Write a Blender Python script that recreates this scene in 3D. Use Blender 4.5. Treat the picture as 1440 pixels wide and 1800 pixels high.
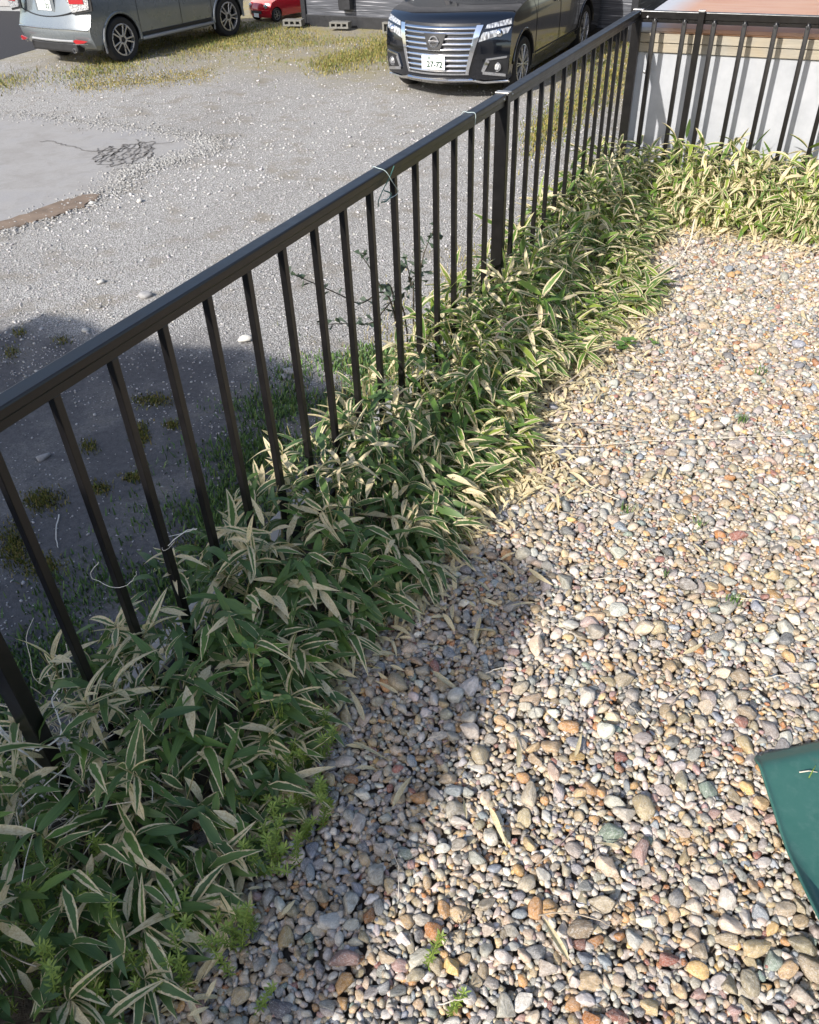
import bpy, bmesh, math, random
import numpy as np
from mathutils import Vector, Matrix, Quaternion

SC = bpy.context.scene
for o in list(bpy.data.objects):
    bpy.data.objects.remove(o, do_unlink=True)
C = SC.collection
R = math.radians
rnd = random.Random(7)
rng = np.random.default_rng(7)

# ------------------------------------------------------------------ camera, sky, sun
# world: Y runs along the side fence, X to the garden side, z = 0 on the pebbles
CAM = Vector((0, 0, 1.3)); F_PX = 1438.4
ROW = ((0.8993, 0.4363, -0.0313), (-0.2519, 0.5738, 0.7793), (-0.3580, 0.6930, -0.6259))
cr, cu, cf = (Vector(v).normalized() for v in ROW)
cam_d = bpy.data.cameras.new('camera'); cam = bpy.data.objects.new('camera', cam_d); C.objects.link(cam)
m3 = Matrix((cr, cu, -cf)).transposed()
cam.matrix_world = Matrix.Translation(CAM) @ m3.to_4x4()
cam_d.sensor_fit = 'HORIZONTAL'; cam_d.sensor_width = 36.0; cam_d.lens = 36.0 * F_PX / 1440
cam_d.clip_start = 0.02; cam_d.clip_end = 400
SC.camera = cam

SUN_DIR = Vector((0.357, 1.45, -1.0)).normalized()
SUN_EL = math.asin(-SUN_DIR.z); SUN_AZ = math.atan2(-SUN_DIR.x, -SUN_DIR.y)
world = bpy.data.worlds.new('World'); SC.world = world; world.use_nodes = True
wn = world.node_tree; wn.nodes.clear()
sky = wn.nodes.new('ShaderNodeTexSky'); sky.sky_type = 'NISHITA'; sky.sun_disc = False
sky.sun_elevation = SUN_EL; sky.sun_rotation = SUN_AZ % (2 * math.pi)
sky.air_density = 0.9; sky.dust_density = 1.6; sky.ozone_density = 0.5
bg = wn.nodes.new('ShaderNodeBackground'); bg.inputs[1].default_value = 0.15
wo = wn.nodes.new('ShaderNodeOutputWorld')
wn.links.new(sky.outputs[0], bg.inputs[0]); wn.links.new(bg.outputs[0], wo.inputs[0])
sun_d = bpy.data.lights.new('sun', 'SUN'); sun_d.energy = 4.0; sun_d.angle = R(0.55); sun_d.color = (1.0, 0.96, 0.91)
sun = bpy.data.objects.new('sun', sun_d); C.objects.link(sun)
sun.rotation_euler = SUN_DIR.to_track_quat('-Z', 'Y').to_euler(); sun.location = (-3, -12, 9)
SC.view_settings.view_transform = 'Standard'; SC.view_settings.look = 'None'
SC.view_settings.gamma = 1.0; SC.view_settings.use_curve_mapping = False
SC.view_settings.exposure = 0.74

LOT = -1.3
def gp(px, py, z=0.0):
    """photo pixel -> point on the horizontal plane z"""
    r = cr * ((px - 720) / F_PX) - cu * ((py - 900) / F_PX) + cf
    return CAM + r * ((z - CAM.z) / r.z)
def to_px(p):
    d = Vector(p) - CAM; k = d.dot(cf)
    if k < 0.05: return (-9999, -9999, k)
    return (720 + F_PX * d.dot(cr) / k, 900 - F_PX * d.dot(cu) / k, k)

# ------------------------------------------------------------------ material helpers
class NT:
    def __init__(s, name):
        s.m = bpy.data.materials.new(name); s.m.use_nodes = True
        s.t = s.m.node_tree; s.t.nodes.clear()
        s.out = s.t.nodes.new('ShaderNodeOutputMaterial')
        s.b = s.t.nodes.new('ShaderNodeBsdfPrincipled')
        s.t.links.new(s.b.outputs[0], s.out.inputs[0])
    def n(s, typ, **kw):
        d = s.t.nodes.new(typ)
        for k, v in kw.items(): setattr(d, k, v)
        return d
    def l(s, a, b): s.t.links.new(a, b)
    def coord(s, which='Object', scale=(1, 1, 1)):
        c = s.n('ShaderNodeTexCoord'); mp = s.n('ShaderNodeMapping'); mp.inputs['Scale'].default_value = scale
        s.l(c.outputs[which], mp.inputs[0]); return mp.outputs[0]
    def noise(s, vec, scale, detail=4, rough=.6, dist=0):
        d = s.n('ShaderNodeTexNoise'); d.inputs['Scale'].default_value = scale; d.inputs['Detail'].default_value = detail
        d.inputs['Roughness'].default_value = rough; d.inputs['Distortion'].default_value = dist
        if vec is not None: s.l(vec, d.inputs['Vector'])
        return d.outputs[0]
    def vor(s, vec, scale, feature='F1', out='Distance', rand=1):
        d = s.n('ShaderNodeTexVoronoi', feature=feature); d.inputs['Scale'].default_value = scale
        d.inputs['Randomness'].default_value = rand
        if vec is not None: s.l(vec, d.inputs['Vector'])
        return d.outputs[out]
    def ramp(s, fac, stops, interp='LINEAR'):
        d = s.n('ShaderNodeValToRGB'); d.color_ramp.interpolation = interp
        e = d.color_ramp.elements
        while len(e) < len(stops): e.new(.5)
        for i, (p, c) in enumerate(stops):
            e[i].position = p; e[i].color = (c, c, c, 1) if isinstance(c, (int, float)) else (*c, 1)
        s.l(fac, d.inputs[0]); return d.outputs[0]
    def mix(s, fac, a, b, mode='MIX'):
        d = s.n('ShaderNodeMix', data_type='RGBA', blend_type=mode)
        for i, v in ((0, fac), (6, a), (7, b)):
            if hasattr(v, 'is_linked') or hasattr(v, 'links'): s.l(v, d.inputs[i])
            elif isinstance(v, (int, float)): d.inputs[i].default_value = v if i == 0 else (v, v, v, 1)
            else: d.inputs[i].default_value = (*v, 1)
        return d.outputs[2]
    def math(s, op, a, b=0.0, c=0.0, clamp=False):
        d = s.n('ShaderNodeMath', operation=op); d.use_clamp = clamp
        for i, v in enumerate((a, b, c)):
            if isinstance(v, (int, float)): d.inputs[i].default_value = v
            else: s.l(v, d.inputs[i])
        return d.outputs[0]
    def bump(s, h, strength=.3, dist=.01):
        d = s.n('ShaderNodeBump'); d.inputs['Strength'].default_value = strength; d.inputs['Distance'].default_value = dist
        s.l(h, d.inputs['Height']); s.l(d.outputs[0], s.b.inputs['Normal']); return d
    def set(s, **kw):
        for k, v in kw.items():
            k = {'col': 'Base Color', 'rough': 'Roughness', 'metal': 'Metallic', 'spec': 'Specular IOR Level', 'coat': 'Coat Weight'}.get(k, k)
            if isinstance(v, (int, float)): s.b.inputs[k].default_value = v
            elif isinstance(v, tuple): s.b.inputs[k].default_value = (*v, 1)
            else: s.l(v, s.b.inputs[k])
        return s

def simple(name, col, rough=.5, metal=0, spec=.5, coat=0, var=.12, vscale=20, bump=0):
    t = NT(name); v = t.coord()
    nz = t.noise(v, vscale, 5)
    dark = tuple(c * (1 - var) for c in col); lite = tuple(min(1, c * (1 + var)) for c in col)
    t.set(col=t.ramp(nz, [(.3, dark), (.7, lite)]), rough=t.ramp(nz, [(.2, max(.02, rough - .06)), (.8, min(1, rough + .08))]), metal=metal, spec=spec, coat=coat)
    if bump: t.bump(t.noise(v, vscale * 4, 4), bump, .004)
    return t.m

def pebble_mat(name, src):
    t = NT(name); v = t.coord('Object')
    if src == 'obj':
        oi = t.n('ShaderNodeObjectInfo'); col = oi.outputs['Color']
        ad = t.n('ShaderNodeVectorMath', operation='ADD'); t.l(v, ad.inputs[0])
        cb = t.n('ShaderNodeCombineXYZ'); t.l(t.math('MULTIPLY', oi.outputs['Random'], 50), cb.inputs[0]); t.l(cb.outputs[0], ad.inputs[1]); v = ad.outputs[0]
        k = 1.0
    else:
        at = t.n('ShaderNodeAttribute'); at.attribute_name = 'Col'; col = at.outputs['Color']; k = 75.0
    n1 = t.noise(v, 1.6 * k, 6, .65, .6); n2 = t.noise(v, 9 * k, 3, .7)
    sv = t.n('ShaderNodeMapping'); sv.inputs['Scale'].default_value = (1, 2.2, .7); sv.inputs['Rotation'].default_value = (.5, .3, .8); t.l(v, sv.inputs[0])
    veins = t.ramp(t.noise(sv.outputs[0], 2.2 * k, 2, .5, 1.5), [(.46, 0), (.5, 1), (.54, 0)])
    c = t.mix(t.ramp(n1, [(.3, 0), (.7, 1)]), t.mix(1, col, (.56, .52, .47), 'MULTIPLY'), t.mix(1, col, (1.25, 1.22, 1.18), 'MULTIPLY'))
    c = t.mix(t.math('MULTIPLY', t.ramp(n2, [(.45, 0), (.7, 1)]), .55), c, t.mix(1, col, (.45, .41, .36), 'MULTIPLY'))
    c = t.mix(t.math('MULTIPLY', veins, .5), c, (.66, .64, .60))
    t.set(col=c, rough=.62, spec=.35)
    t.bump(t.math('ADD', n1, t.math('MULTIPLY', n2, .4)), .35, .004 if src != 'obj' else .15)
    return t.m

def leaf_mat(name, src, translucent=.28):
    t = NT(name)
    if src == 'obj':
        oi = t.n('ShaderNodeObjectInfo'); col = oi.outputs['Color']
    else:
        at = t.n('ShaderNodeAttribute'); at.attribute_name = 'Col'; col = at.outputs['Color']
    sp = t.n('ShaderNodeSeparateColor'); t.l(col, sp.inputs[0])
    dead, hue, seed = sp.outputs
    uv = t.n('ShaderNodeUVMap'); uv.uv_map = 'UVMap'
    su = t.n('ShaderNodeSeparateXYZ'); t.l(uv.outputs[0], su.inputs[0])
    e = t.math('ABSOLUTE', t.math('MULTIPLY_ADD', su.outputs[0], 2.0, -1.0))
    cb = t.n('ShaderNodeCombineXYZ'); t.l(t.math('MULTIPLY', su.outputs[0], 1.2), cb.inputs[0]); t.l(t.math('MULTIPLY', su.outputs[1], 3.5), cb.inputs[1]); t.l(t.math('MULTIPLY', seed, 97), cb.inputs[2])
    nz = t.noise(cb.outputs[0], 2.4, 4, .6)
    tip = t.math('MULTIPLY', t.math('POWER', su.outputs[1], 3.5), t.math('MULTIPLY', t.math('FRACT', t.math('MULTIPLY', seed, 13.7)), .85))
    val = t.math('ADD', t.math('ADD', e, tip), t.math('MULTIPLY', t.math('SUBTRACT', nz, .5), .75))
    th = t.math('MULTIPLY_ADD', dead, -1.75, 1.22)
    mr = t.n('ShaderNodeMapRange', interpolation_type='SMOOTHSTEP'); t.l(val, mr.inputs[0])
    t.l(t.math('SUBTRACT', th, .05), mr.inputs[1]); t.l(t.math('ADD', th, .07), mr.inputs[2])
    mask = mr.outputs[0]
    cv = t.n('ShaderNodeCombineXYZ'); t.l(t.math('MULTIPLY', su.outputs[0], 26), cv.inputs[0]); t.l(su.outputs[1], cv.inputs[1]); t.l(t.math('MULTIPLY', seed, 31), cv.inputs[2])
    vein = t.noise(cv.outputs[0], 1.0, 3, .6)
    green = t.ramp(hue, [(0, (.050, .096, .036)), (.45, (.080, .138, .040)), (.75, (.095, .175, .03)), (1, (.21, .27, .045))])
    green = t.mix(t.ramp(vein, [(.35, 0), (.65, 1)]), green, t.mix(1, green, (1.5, 1.4, 1.35), 'MULTIPLY'))
    straw = t.ramp(t.noise(cb.outputs[0], 5.0, 4, .65), [(.3, (.48, .37, .20)), (.5, (.70, .59, .37)), (.7, (.80, .72, .51))])
    straw = t.mix(t.math('MULTIPLY', vein, .35), straw, (.56, .44, .26))
    c = t.mix(mask, green, straw)
    t.set(col=c, rough=t.mix(mask, .42, .62), spec=.4)
    t.bump(vein, .25, .0015)
    tr = t.n('ShaderNodeBsdfTranslucent'); t.l(t.mix(1, c, (1.15, 1.25, .75), 'MULTIPLY'), tr.inputs[0])
    ms = t.n('ShaderNodeMixShader'); ms.inputs[0].default_value = translucent
    t.l(t.b.outputs[0], ms.inputs[1]); t.l(tr.outputs[0], ms.inputs[2]); t.l(ms.outputs[0], t.out.inputs[0])
    return t.m

def attr_mat(name, rough=.75, bump=0):
    t = NT(name); at = t.n('ShaderNodeAttribute'); at.attribute_name = 'Col'
    v = t.coord(); nz = t.noise(v, 60, 3)
    t.set(col=t.mix(t.ramp(nz, [(.3, 0), (.7, 1)]), t.mix(1, at.outputs['Color'], (.8, .8, .8), 'MULTIPLY'), at.outputs['Color']), rough=rough, spec=.3)
    if bump: t.bump(t.noise(v, 160, 3), bump, .006)
    return t.m

M = {}
M['peb_o'] = pebble_mat('pebble stone', 'obj'); M['peb_a'] = pebble_mat('pebble stone mixed', 'attr')
M['leaf_o'] = leaf_mat('bamboo leaf', 'obj'); M['leaf_a'] = leaf_mat('bamboo leaf mixed', 'attr')
M['attr'] = attr_mat('mixed plain'); M['attr_rock'] = attr_mat('mixed rock', .85, .4)
M['stem'] = simple('bamboo stem', (.24, .21, .09), .5, var=.35, vscale=40)
M['twig'] = simple('dry twig', (.36, .29, .21), .8, var=.35, vscale=60)
M['pale_vine'] = simple('pale dry vine', (.60, .53, .42), .7, var=.25, vscale=60)
M['darktwig'] = simple('live twig', (.07, .055, .035), .7, var=.3, vscale=60)
M['white_vine'] = simple('bleached vine', (.66, .62, .55), .6, var=.15, vscale=60)
M['wire'] = simple('green wire tie', (.03, .12, .10), .35, var=.2, vscale=60)
M['wirep'] = simple('worn wire tie', (.38, .45, .44), .4, var=.2, vscale=60)
M['dark_leaf'] = simple('small dark leaf', (.035, .055, .03), .5, var=.3, vscale=50)
M['weed'] = simple('weed leaf', (.19, .255, .04), .55, var=.35, vscale=40)
M['weed2'] = simple('clover leaf', (.075, .145, .03), .5, var=.3, vscale=40)
def fence_mat():
    t = NT('dark bronze fence paint'); v = t.coord('Object')
    n = t.noise(v, 35, 5, .65); sv = t.coord('Object', (180, 180, 6)); s2 = t.noise(sv, 1, 3)
    c = t.ramp(n, [(.3, (.0065, .0058, .0056)), (.65, (.0085, .0075, .0072)), (.85, (.014, .0125, .012))])
    t.set(col=c, rough=t.ramp(n, [(.3, .28), (.75, .40)]), spec=.42); t.bump(s2, .03, .002); return t.m
M['fence'] = fence_mat()
M['fence_cap'] = simple('bare aluminium cap', (.42, .40, .37), .35, metal=.6, var=.2, vscale=60)
M['bolt'] = simple('bolt steel', (.5, .5, .5), .35, metal=.8)
def soil():
    t = NT('garden soil'); v = t.coord(); n = t.noise(v, 30, 8, .7)
    t.set(col=t.ramp(n, [(.3, (.06, .048, .036)), (.55, (.13, .105, .08)), (.75, (.24, .20, .155))]), rough=.95); t.bump(t.noise(v, 90, 6), .8, .01); return t.m
M['soil'] = soil()
def concrete(name, c, s=6):
    t = NT(name); v = t.coord(); n = t.noise(v, s, 8, .65); n2 = t.noise(v, s * 14, 5)
    d = tuple(x * .7 for x in c)
    t.set(col=t.mix(t.math('MULTIPLY', n2, .4), t.ramp(n, [(.3, d), (.7, c)]), d), rough=.9); t.bump(n2, .3, .004); return t.m
M['conc'] = concrete('concrete', (.36, .35, .33)); M['block'] = concrete('hollow block', (.19, .185, .165), 10)

# ------------------------------------------------------------------ mesh helpers
class MB:
    def __init__(s): s.v = []; s.f = []; s.mi = []
    def add(s, vs, fs, mi=0):
        o = len(s.v); s.v += [tuple(p) for p in vs]; s.f += [tuple(i + o for i in f) for f in fs]; s.mi += [mi] * len(fs); return s
    def box(s, c, d, rot=None, bev=0.0, mi=0):
        cx, cy, cz = c; hx, hy, hz = d[0] / 2, d[1] / 2, d[2] / 2
        if bev <= 0:
            vs = [Vector((x * hx, y * hy, z * hz)) for x in (-1, 1) for y in (-1, 1) for z in (-1, 1)]
            fs = [(0, 1, 3, 2), (4, 6, 7, 5), (0, 4, 5, 1), (2, 3, 7, 6), (0, 2, 6, 4), (1, 5, 7, 3)]
        else:
            bm = bmesh.new(); bmesh.ops.create_cube(bm, size=1)
            for v in bm.verts: v.co = Vector((v.co.x * hx * 2, v.co.y * hy * 2, v.co.z * hz * 2))
            bmesh.ops.bevel(bm, geom=bm.edges[:], offset=min(bev, hx * .95, hy * .95, hz * .95), segments=2, affect='EDGES', profile=.5)
            bm.verts.index_update(); vs = [v.co.copy() for v in bm.verts]; fs = [tuple(v.index for v in f.verts) for f in bm.faces]; bm.free()
        if rot is not None: vs = [rot @ v for v in vs]
        return s.add([(v.x + cx, v.y + cy, v.z + cz) for v in vs], fs, mi)
    def tube(s, pts, r, n=6, mi=0, caps=True):
        pts = [Vector(p) for p in pts]; rs = r if isinstance(r, (list, tuple)) else [r] * len(pts)
        vs = []; fs = []
        t0 = (pts[1] - pts[0]).normalized(); a = Vector((0, 0, 1)) if abs(t0.z) < .9 else Vector((1, 0, 0))
        u = t0.cross(a).normalized()
        for i, p in enumerate(pts):
            t = (pts[min(i + 1, len(pts) - 1)] - pts[max(i - 1, 0)])
            t = t.normalized() if t.length > 1e-9 else t0
            u = (u - t * u.dot(t)); u = u.normalized() if u.length > 1e-6 else t.orthogonal().normalized()
            w = t.cross(u)
            for k in range(n):
                an = 2 * math.pi * k / n; vs.append(p + (u * math.cos(an) + w * math.sin(an)) * rs[i])
        for i in range(len(pts) - 1):
            for k in range(n):
                k2 = (k + 1) % n; fs.append((i * n + k, i * n + k2, (i + 1) * n + k2, (i + 1) * n + k))
        if caps: fs.append(tuple(reversed(range(n)))); fs.append(tuple(range((len(pts) - 1) * n, len(pts) * n)))
        return s.add(vs, fs, mi)
    def lathe(s, prof, n=32, axis='X', c=(0, 0, 0), mi=0, closed=False):
        vs = []; fs = []; m = len(prof)
        for k in range(n):
            a = 2 * math.pi * k / n
            for (r, h) in prof:
                p = {'X': (h, r * math.cos(a), r * math.sin(a)), 'Y': (r * math.cos(a), h, r * math.sin(a)), 'Z': (r * math.cos(a), r * math.sin(a), h)}[axis]
                vs.append((p[0] + c[0], p[1] + c[1], p[2] + c[2]))
        for k in range(n):
            k2 = (k + 1) % n
            for i in range(m if closed else m - 1):
                j = (i + 1) % m; fs.append((k * m + i, k * m + j, k2 * m + j, k2 * m + i))
        return s.add(vs, fs, mi)
    def prism(s, poly, z0, z1, mi=0):
        n = len(poly); vs = [(x, y, z0) for x, y in poly] + [(x, y, z1) for x, y in poly]
        return s.add(vs, [tuple(range(n - 1, -1, -1)), tuple(range(n, 2 * n))] + [(i, (i + 1) % n, n + (i + 1) % n, n + i) for i in range(n)], mi)
    def build(s, name, mat, parent=None, smooth=False, recalc=True):
        me = bpy.data.meshes.new(name); me.from_pydata(s.v, [], s.f)
        for m in (mat if isinstance(mat, (list, tuple)) else [mat]): me.materials.append(m)
        if any(s.mi): me.polygons.foreach_set('material_index', s.mi)
        if recalc:
            bm = bmesh.new(); bm.from_mesh(me); bmesh.ops.recalc_face_normals(bm, faces=bm.faces[:]); bm.to_mesh(me); bm.free()
        if smooth:
            me.polygons.foreach_set('use_smooth', [True] * len(me.polygons))
            try: me.set_sharp_from_angle(angle=smooth if isinstance(smooth, float) else R(40))
            except Exception: pass
        return link(name, me, parent)

def link(name, me, parent=None):
    o = bpy.data.objects.new(name, me); C.objects.link(o)
    if parent is not None: o.parent = parent
    return o
def empty(name, loc=(0, 0, 0), rz=0.0):
    o = bpy.data.objects.new(name, None); C.objects.link(o); o.location = loc; o.rotation_euler = (0, 0, rz); o.empty_display_size = .05; return o
def tag(o, label=None, cat=None, group=None, kind=None):
    if label: o['label'] = label
    if cat: o['category'] = cat
    if group: o['group'] = group
    if kind: o['kind'] = kind
    return o

def fast_mesh(name, V, Fc, mat, uv=None, col=None, smooth=True):
    """V (n,3), Fc (m,k) equal-size faces"""
    V = np.ascontiguousarray(V, np.float32); Fc = np.ascontiguousarray(Fc, np.int32)
    me = bpy.data.meshes.new(name); n = len(V); m, k = Fc.shape
    me.vertices.add(n); me.vertices.foreach_set('co', V.ravel())
    me.loops.add(m * k); me.loops.foreach_set('vertex_index', Fc.ravel())
    me.polygons.add(m); me.polygons.foreach_set('loop_start', np.arange(0, m * k, k, dtype=np.int32))
    me.update(calc_edges=True)
    if smooth: me.polygons.foreach_set('use_smooth', np.ones(m, bool))
    if uv is not None:
        l = me.uv_layers.new(name='UVMap'); l.data.foreach_set('uv', np.ascontiguousarray(uv[Fc.ravel()], np.float32).ravel())
    if col is not None:
        a = me.color_attributes.new('Col', 'FLOAT_COLOR', 'POINT')
        c4 = np.ones((n, 4), np.float32); c4[:, :3] = col; a.data.foreach_set('color', c4.ravel())
    me.materials.append(mat); me.validate(); return me

def ico(sub):
    bm = bmesh.new(); bmesh.ops.create_icosphere(bm, subdivisions=sub, radius=1)
    V = np.array([v.co[:] for v in bm.verts]); Fc = np.array([[v.index for v in f.verts] for f in bm.faces]); bm.free(); return V, Fc
def rock_shape(V, seed, ncut=11, lump=.17, dmin=.46, dmax=.82):
    r = np.random.default_rng(seed); D = r.normal(size=(5, 3)); D /= np.linalg.norm(D, axis=1)[:, None]
    P = V * (1 + lump * sum(np.sin(2.0 * (V @ d)[:, None] + ph) for d, ph in zip(D, r.uniform(0, 6, 5))) / 2.2)
    N = r.normal(size=(ncut, 3)); N /= np.linalg.norm(N, axis=1)[:, None]
    for nn in N:
        d = r.uniform(dmin, dmax); q = P @ nn; ex = np.clip(q - d, 0, None); P = P - .93 * ex[:, None] * nn[None]
    return P / np.abs(P).max(0) * np.array([1, .97, .95])
def rot_mats(rz, rx, ry):
    cz, sz, cx, sx, cy, sy = np.cos(rz), np.sin(rz), np.cos(rx), np.sin(rx), np.cos(ry), np.sin(ry)
    o = np.zeros_like(rz); i = np.ones_like(rz)
    Z = np.stack([cz, -sz, o, sz, cz, o, o, o, i], -1).reshape(-1, 3, 3)
    X = np.stack([i, o, o, o, cx, -sx, o, sx, cx], -1).reshape(-1, 3, 3)
    Y = np.stack([cy, o, sy, o, i, o, -sy, o, cy], -1).reshape(-1, 3, 3)
    return Z @ X @ Y
def scatter_rocks(name, pos, scl, rots, cols, variants, Fc, mat):
    V = []; FF = []; CC = []; off = 0; nv = len(variants[0])
    vi = rng.integers(0, len(variants), len(pos))
    for k, var in enumerate(variants):
        idx = np.where(vi == k)[0]
        if not len(idx): continue
        P = np.einsum('nij,nvj->nvi', rots[idx], var[None] * scl[idx][:, None, :]) + pos[idx][:, None, :]
        V.append(P.reshape(-1, 3)); CC.append(np.repeat(cols[idx], nv, 0))
        FF.append((Fc[None] + (off + np.arange(len(idx)) * nv)[:, None, None]).reshape(-1, 3)); off += len(idx) * nv
    return fast_mesh(name, np.concatenate(V), np.concatenate(FF), mat, col=np.concatenate(CC))

# ================================================================== SETTING
def lot_mat():
    t = NT('parking lot gravel'); v = t.coord('Object')
    big = t.noise(v, .55, 5, .6); mid = t.noise(v, 2.6, 5, .65); fine = t.noise(v, 38, 4, .7)
    vc = t.vor(v, 88, 'F1', 'Color'); vd = t.vor(v, 88)
    sp = t.n('ShaderNodeSeparateColor'); t.l(vc, sp.inputs[0])
    stone = t.ramp(sp.outputs[0], [(0, (.22, .212, .198)), (.35, (.375, .362, .34)), (.7, (.50, .482, .455)), (.95, (.57, .555, .525)), (1, (.66, .64, .61))])
    c = t.mix(t.ramp(vd, [(.35, 0), (.75, 1)]), stone, (.20, .188, .17))
    dirt = t.ramp(fine, [(.3, (.17, .145, .11)), (.7, (.30, .265, .21))])
    c = t.mix(t.math('MULTIPLY', t.ramp(mid, [(.52, 0), (.68, 1)]), .7), c, dirt)
    ruts = t.noise(t.coord('Object', (.5, .16, 1)), 1.2, 4, .55, .4)
    c = t.mix(t.math('MULTIPLY', t.ramp(ruts, [(.42, 0), (.62, 1)]), .30), c, t.mix(1, c, (.60, .585, .57), 'MULTIPLY'))
    # bare compacted dark ground near the terrace, and mossy ground at the back row
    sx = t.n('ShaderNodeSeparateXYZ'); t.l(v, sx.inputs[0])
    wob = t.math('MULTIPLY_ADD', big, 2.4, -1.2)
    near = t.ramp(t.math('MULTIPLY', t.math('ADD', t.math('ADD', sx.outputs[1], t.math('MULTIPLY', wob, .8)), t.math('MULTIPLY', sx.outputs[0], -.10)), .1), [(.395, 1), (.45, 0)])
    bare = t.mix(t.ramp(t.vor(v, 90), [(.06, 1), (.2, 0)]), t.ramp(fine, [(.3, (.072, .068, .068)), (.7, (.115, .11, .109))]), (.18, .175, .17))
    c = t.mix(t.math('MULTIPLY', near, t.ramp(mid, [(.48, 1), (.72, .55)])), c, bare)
    back = t.ramp(t.math('MULTIPLY', t.math('ADD', sx.outputs[1], t.math('MULTIPLY', wob, 1.3)), .05), [(.55, 0), (.68, 1)])
    earth = t.mix(t.ramp(mid, [(.4, 0), (.62, 1)]), t.ramp(fine, [(.3, (.19, .165, .12)), (.7, (.32, .285, .22))]), t.ramp(fine, [(.3, (.20, .175, .06)), (.7, (.36, .30, .12))]))
    c = t.mix(t.math('MULTIPLY', back, .85), c, earth)
    t.set(col=c, rough=.93, spec=.25)
    t.bump(t.math('ADD', t.math('MULTIPLY', t.math('MULTIPLY', t.math('SUBTRACT', 1.0, vd), .9), t.math('SUBTRACT', 1.0, t.math('MULTIPLY', near, .85))), t.math('MULTIPLY', fine, .5)), .8, .012)
    return t.m
mb = MB()
xs = np.linspace(-70, 40, 12); ys = np.linspace(-30, 90, 13)
mb.add([(x, y, LOT) for y in ys for x in xs], [(j * 12 + i, j * 12 + i + 1, (j + 1) * 12 + i + 1, (j + 1) * 12 + i) for j in range(12) for i in range(11)])
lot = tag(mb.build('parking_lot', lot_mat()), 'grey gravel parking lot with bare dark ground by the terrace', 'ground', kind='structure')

# pale broken tarmac patch
def patch_mat():
    t = NT('pale worn tarmac'); v = t.coord('Object')
    n = t.noise(v, 1.3, 5, .6); f = t.noise(v, 70, 4, .75); g = t.vor(v, 130)
    c = t.ramp(n, [(.3, (.245, .232, .215)), (.5, (.30, .29, .275)), (.7, (.275, .27, .268))])
    c = t.mix(t.math('MULTIPLY', t.ramp(f, [(.4, 0), (.7, 1)]), .4), c, (.22, .205, .195)); st = t.noise(v, 4.5, 6, .7, .5); c = t.mix(t.math('MULTIPLY', t.ramp(st, [(.5, 0), (.7, 1)]), .45), c, (.19, .175, .155))
    c = t.mix(t.math('MULTIPLY', t.ramp(g, [(.05, 1), (.2, 0)]), .5), c, (.45, .44, .42))
    t.set(col=c, rough=.9, spec=.25); t.bump(f, .4, .004); return t.m
poly = [(-16, 8.9), (-13, 8.62), (-10.4, 8.46), (-9.6, 8.5), (-8.9, 8.44), (-8.2, 8.47), (-7.4, 8.36), (-6.95, 8.36), (-6.7, 8.26), (-6.52, 8.08), (-6.58, 7.86), (-6.72, 7.66), (-6.66, 7.5),
        (-6.86, 7.3), (-6.78, 7.12), (-6.9, 6.95), (-6.76, 6.74), (-6.62, 6.5), (-6.7, 6.22), (-6.6, 5.95), (-6.74, 5.6), (-6.72, 5.2), (-6.9, 4.7), (-7.3, 4.2), (-9, 3.7), (-16, 3.4)]
fine_poly = []
for i, a in enumerate(poly):
    b = poly[(i + 1) % len(poly)]
    for k in range(5):
        f = k / 5; j = .035 if (i < len(poly) - 3) else 0
        fine_poly.append((a[0] + (b[0] - a[0]) * f + rnd.uniform(-j, j), a[1] + (b[1] - a[1]) * f + rnd.uniform(-j, j)))
patch = tag(MB().prism(fine_poly, LOT - .03, LOT + .006).build('tarmac_patch', patch_mat()), 'pale worn tarmac patch with a ragged edge in the gravel', 'pavement', kind='structure')
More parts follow.
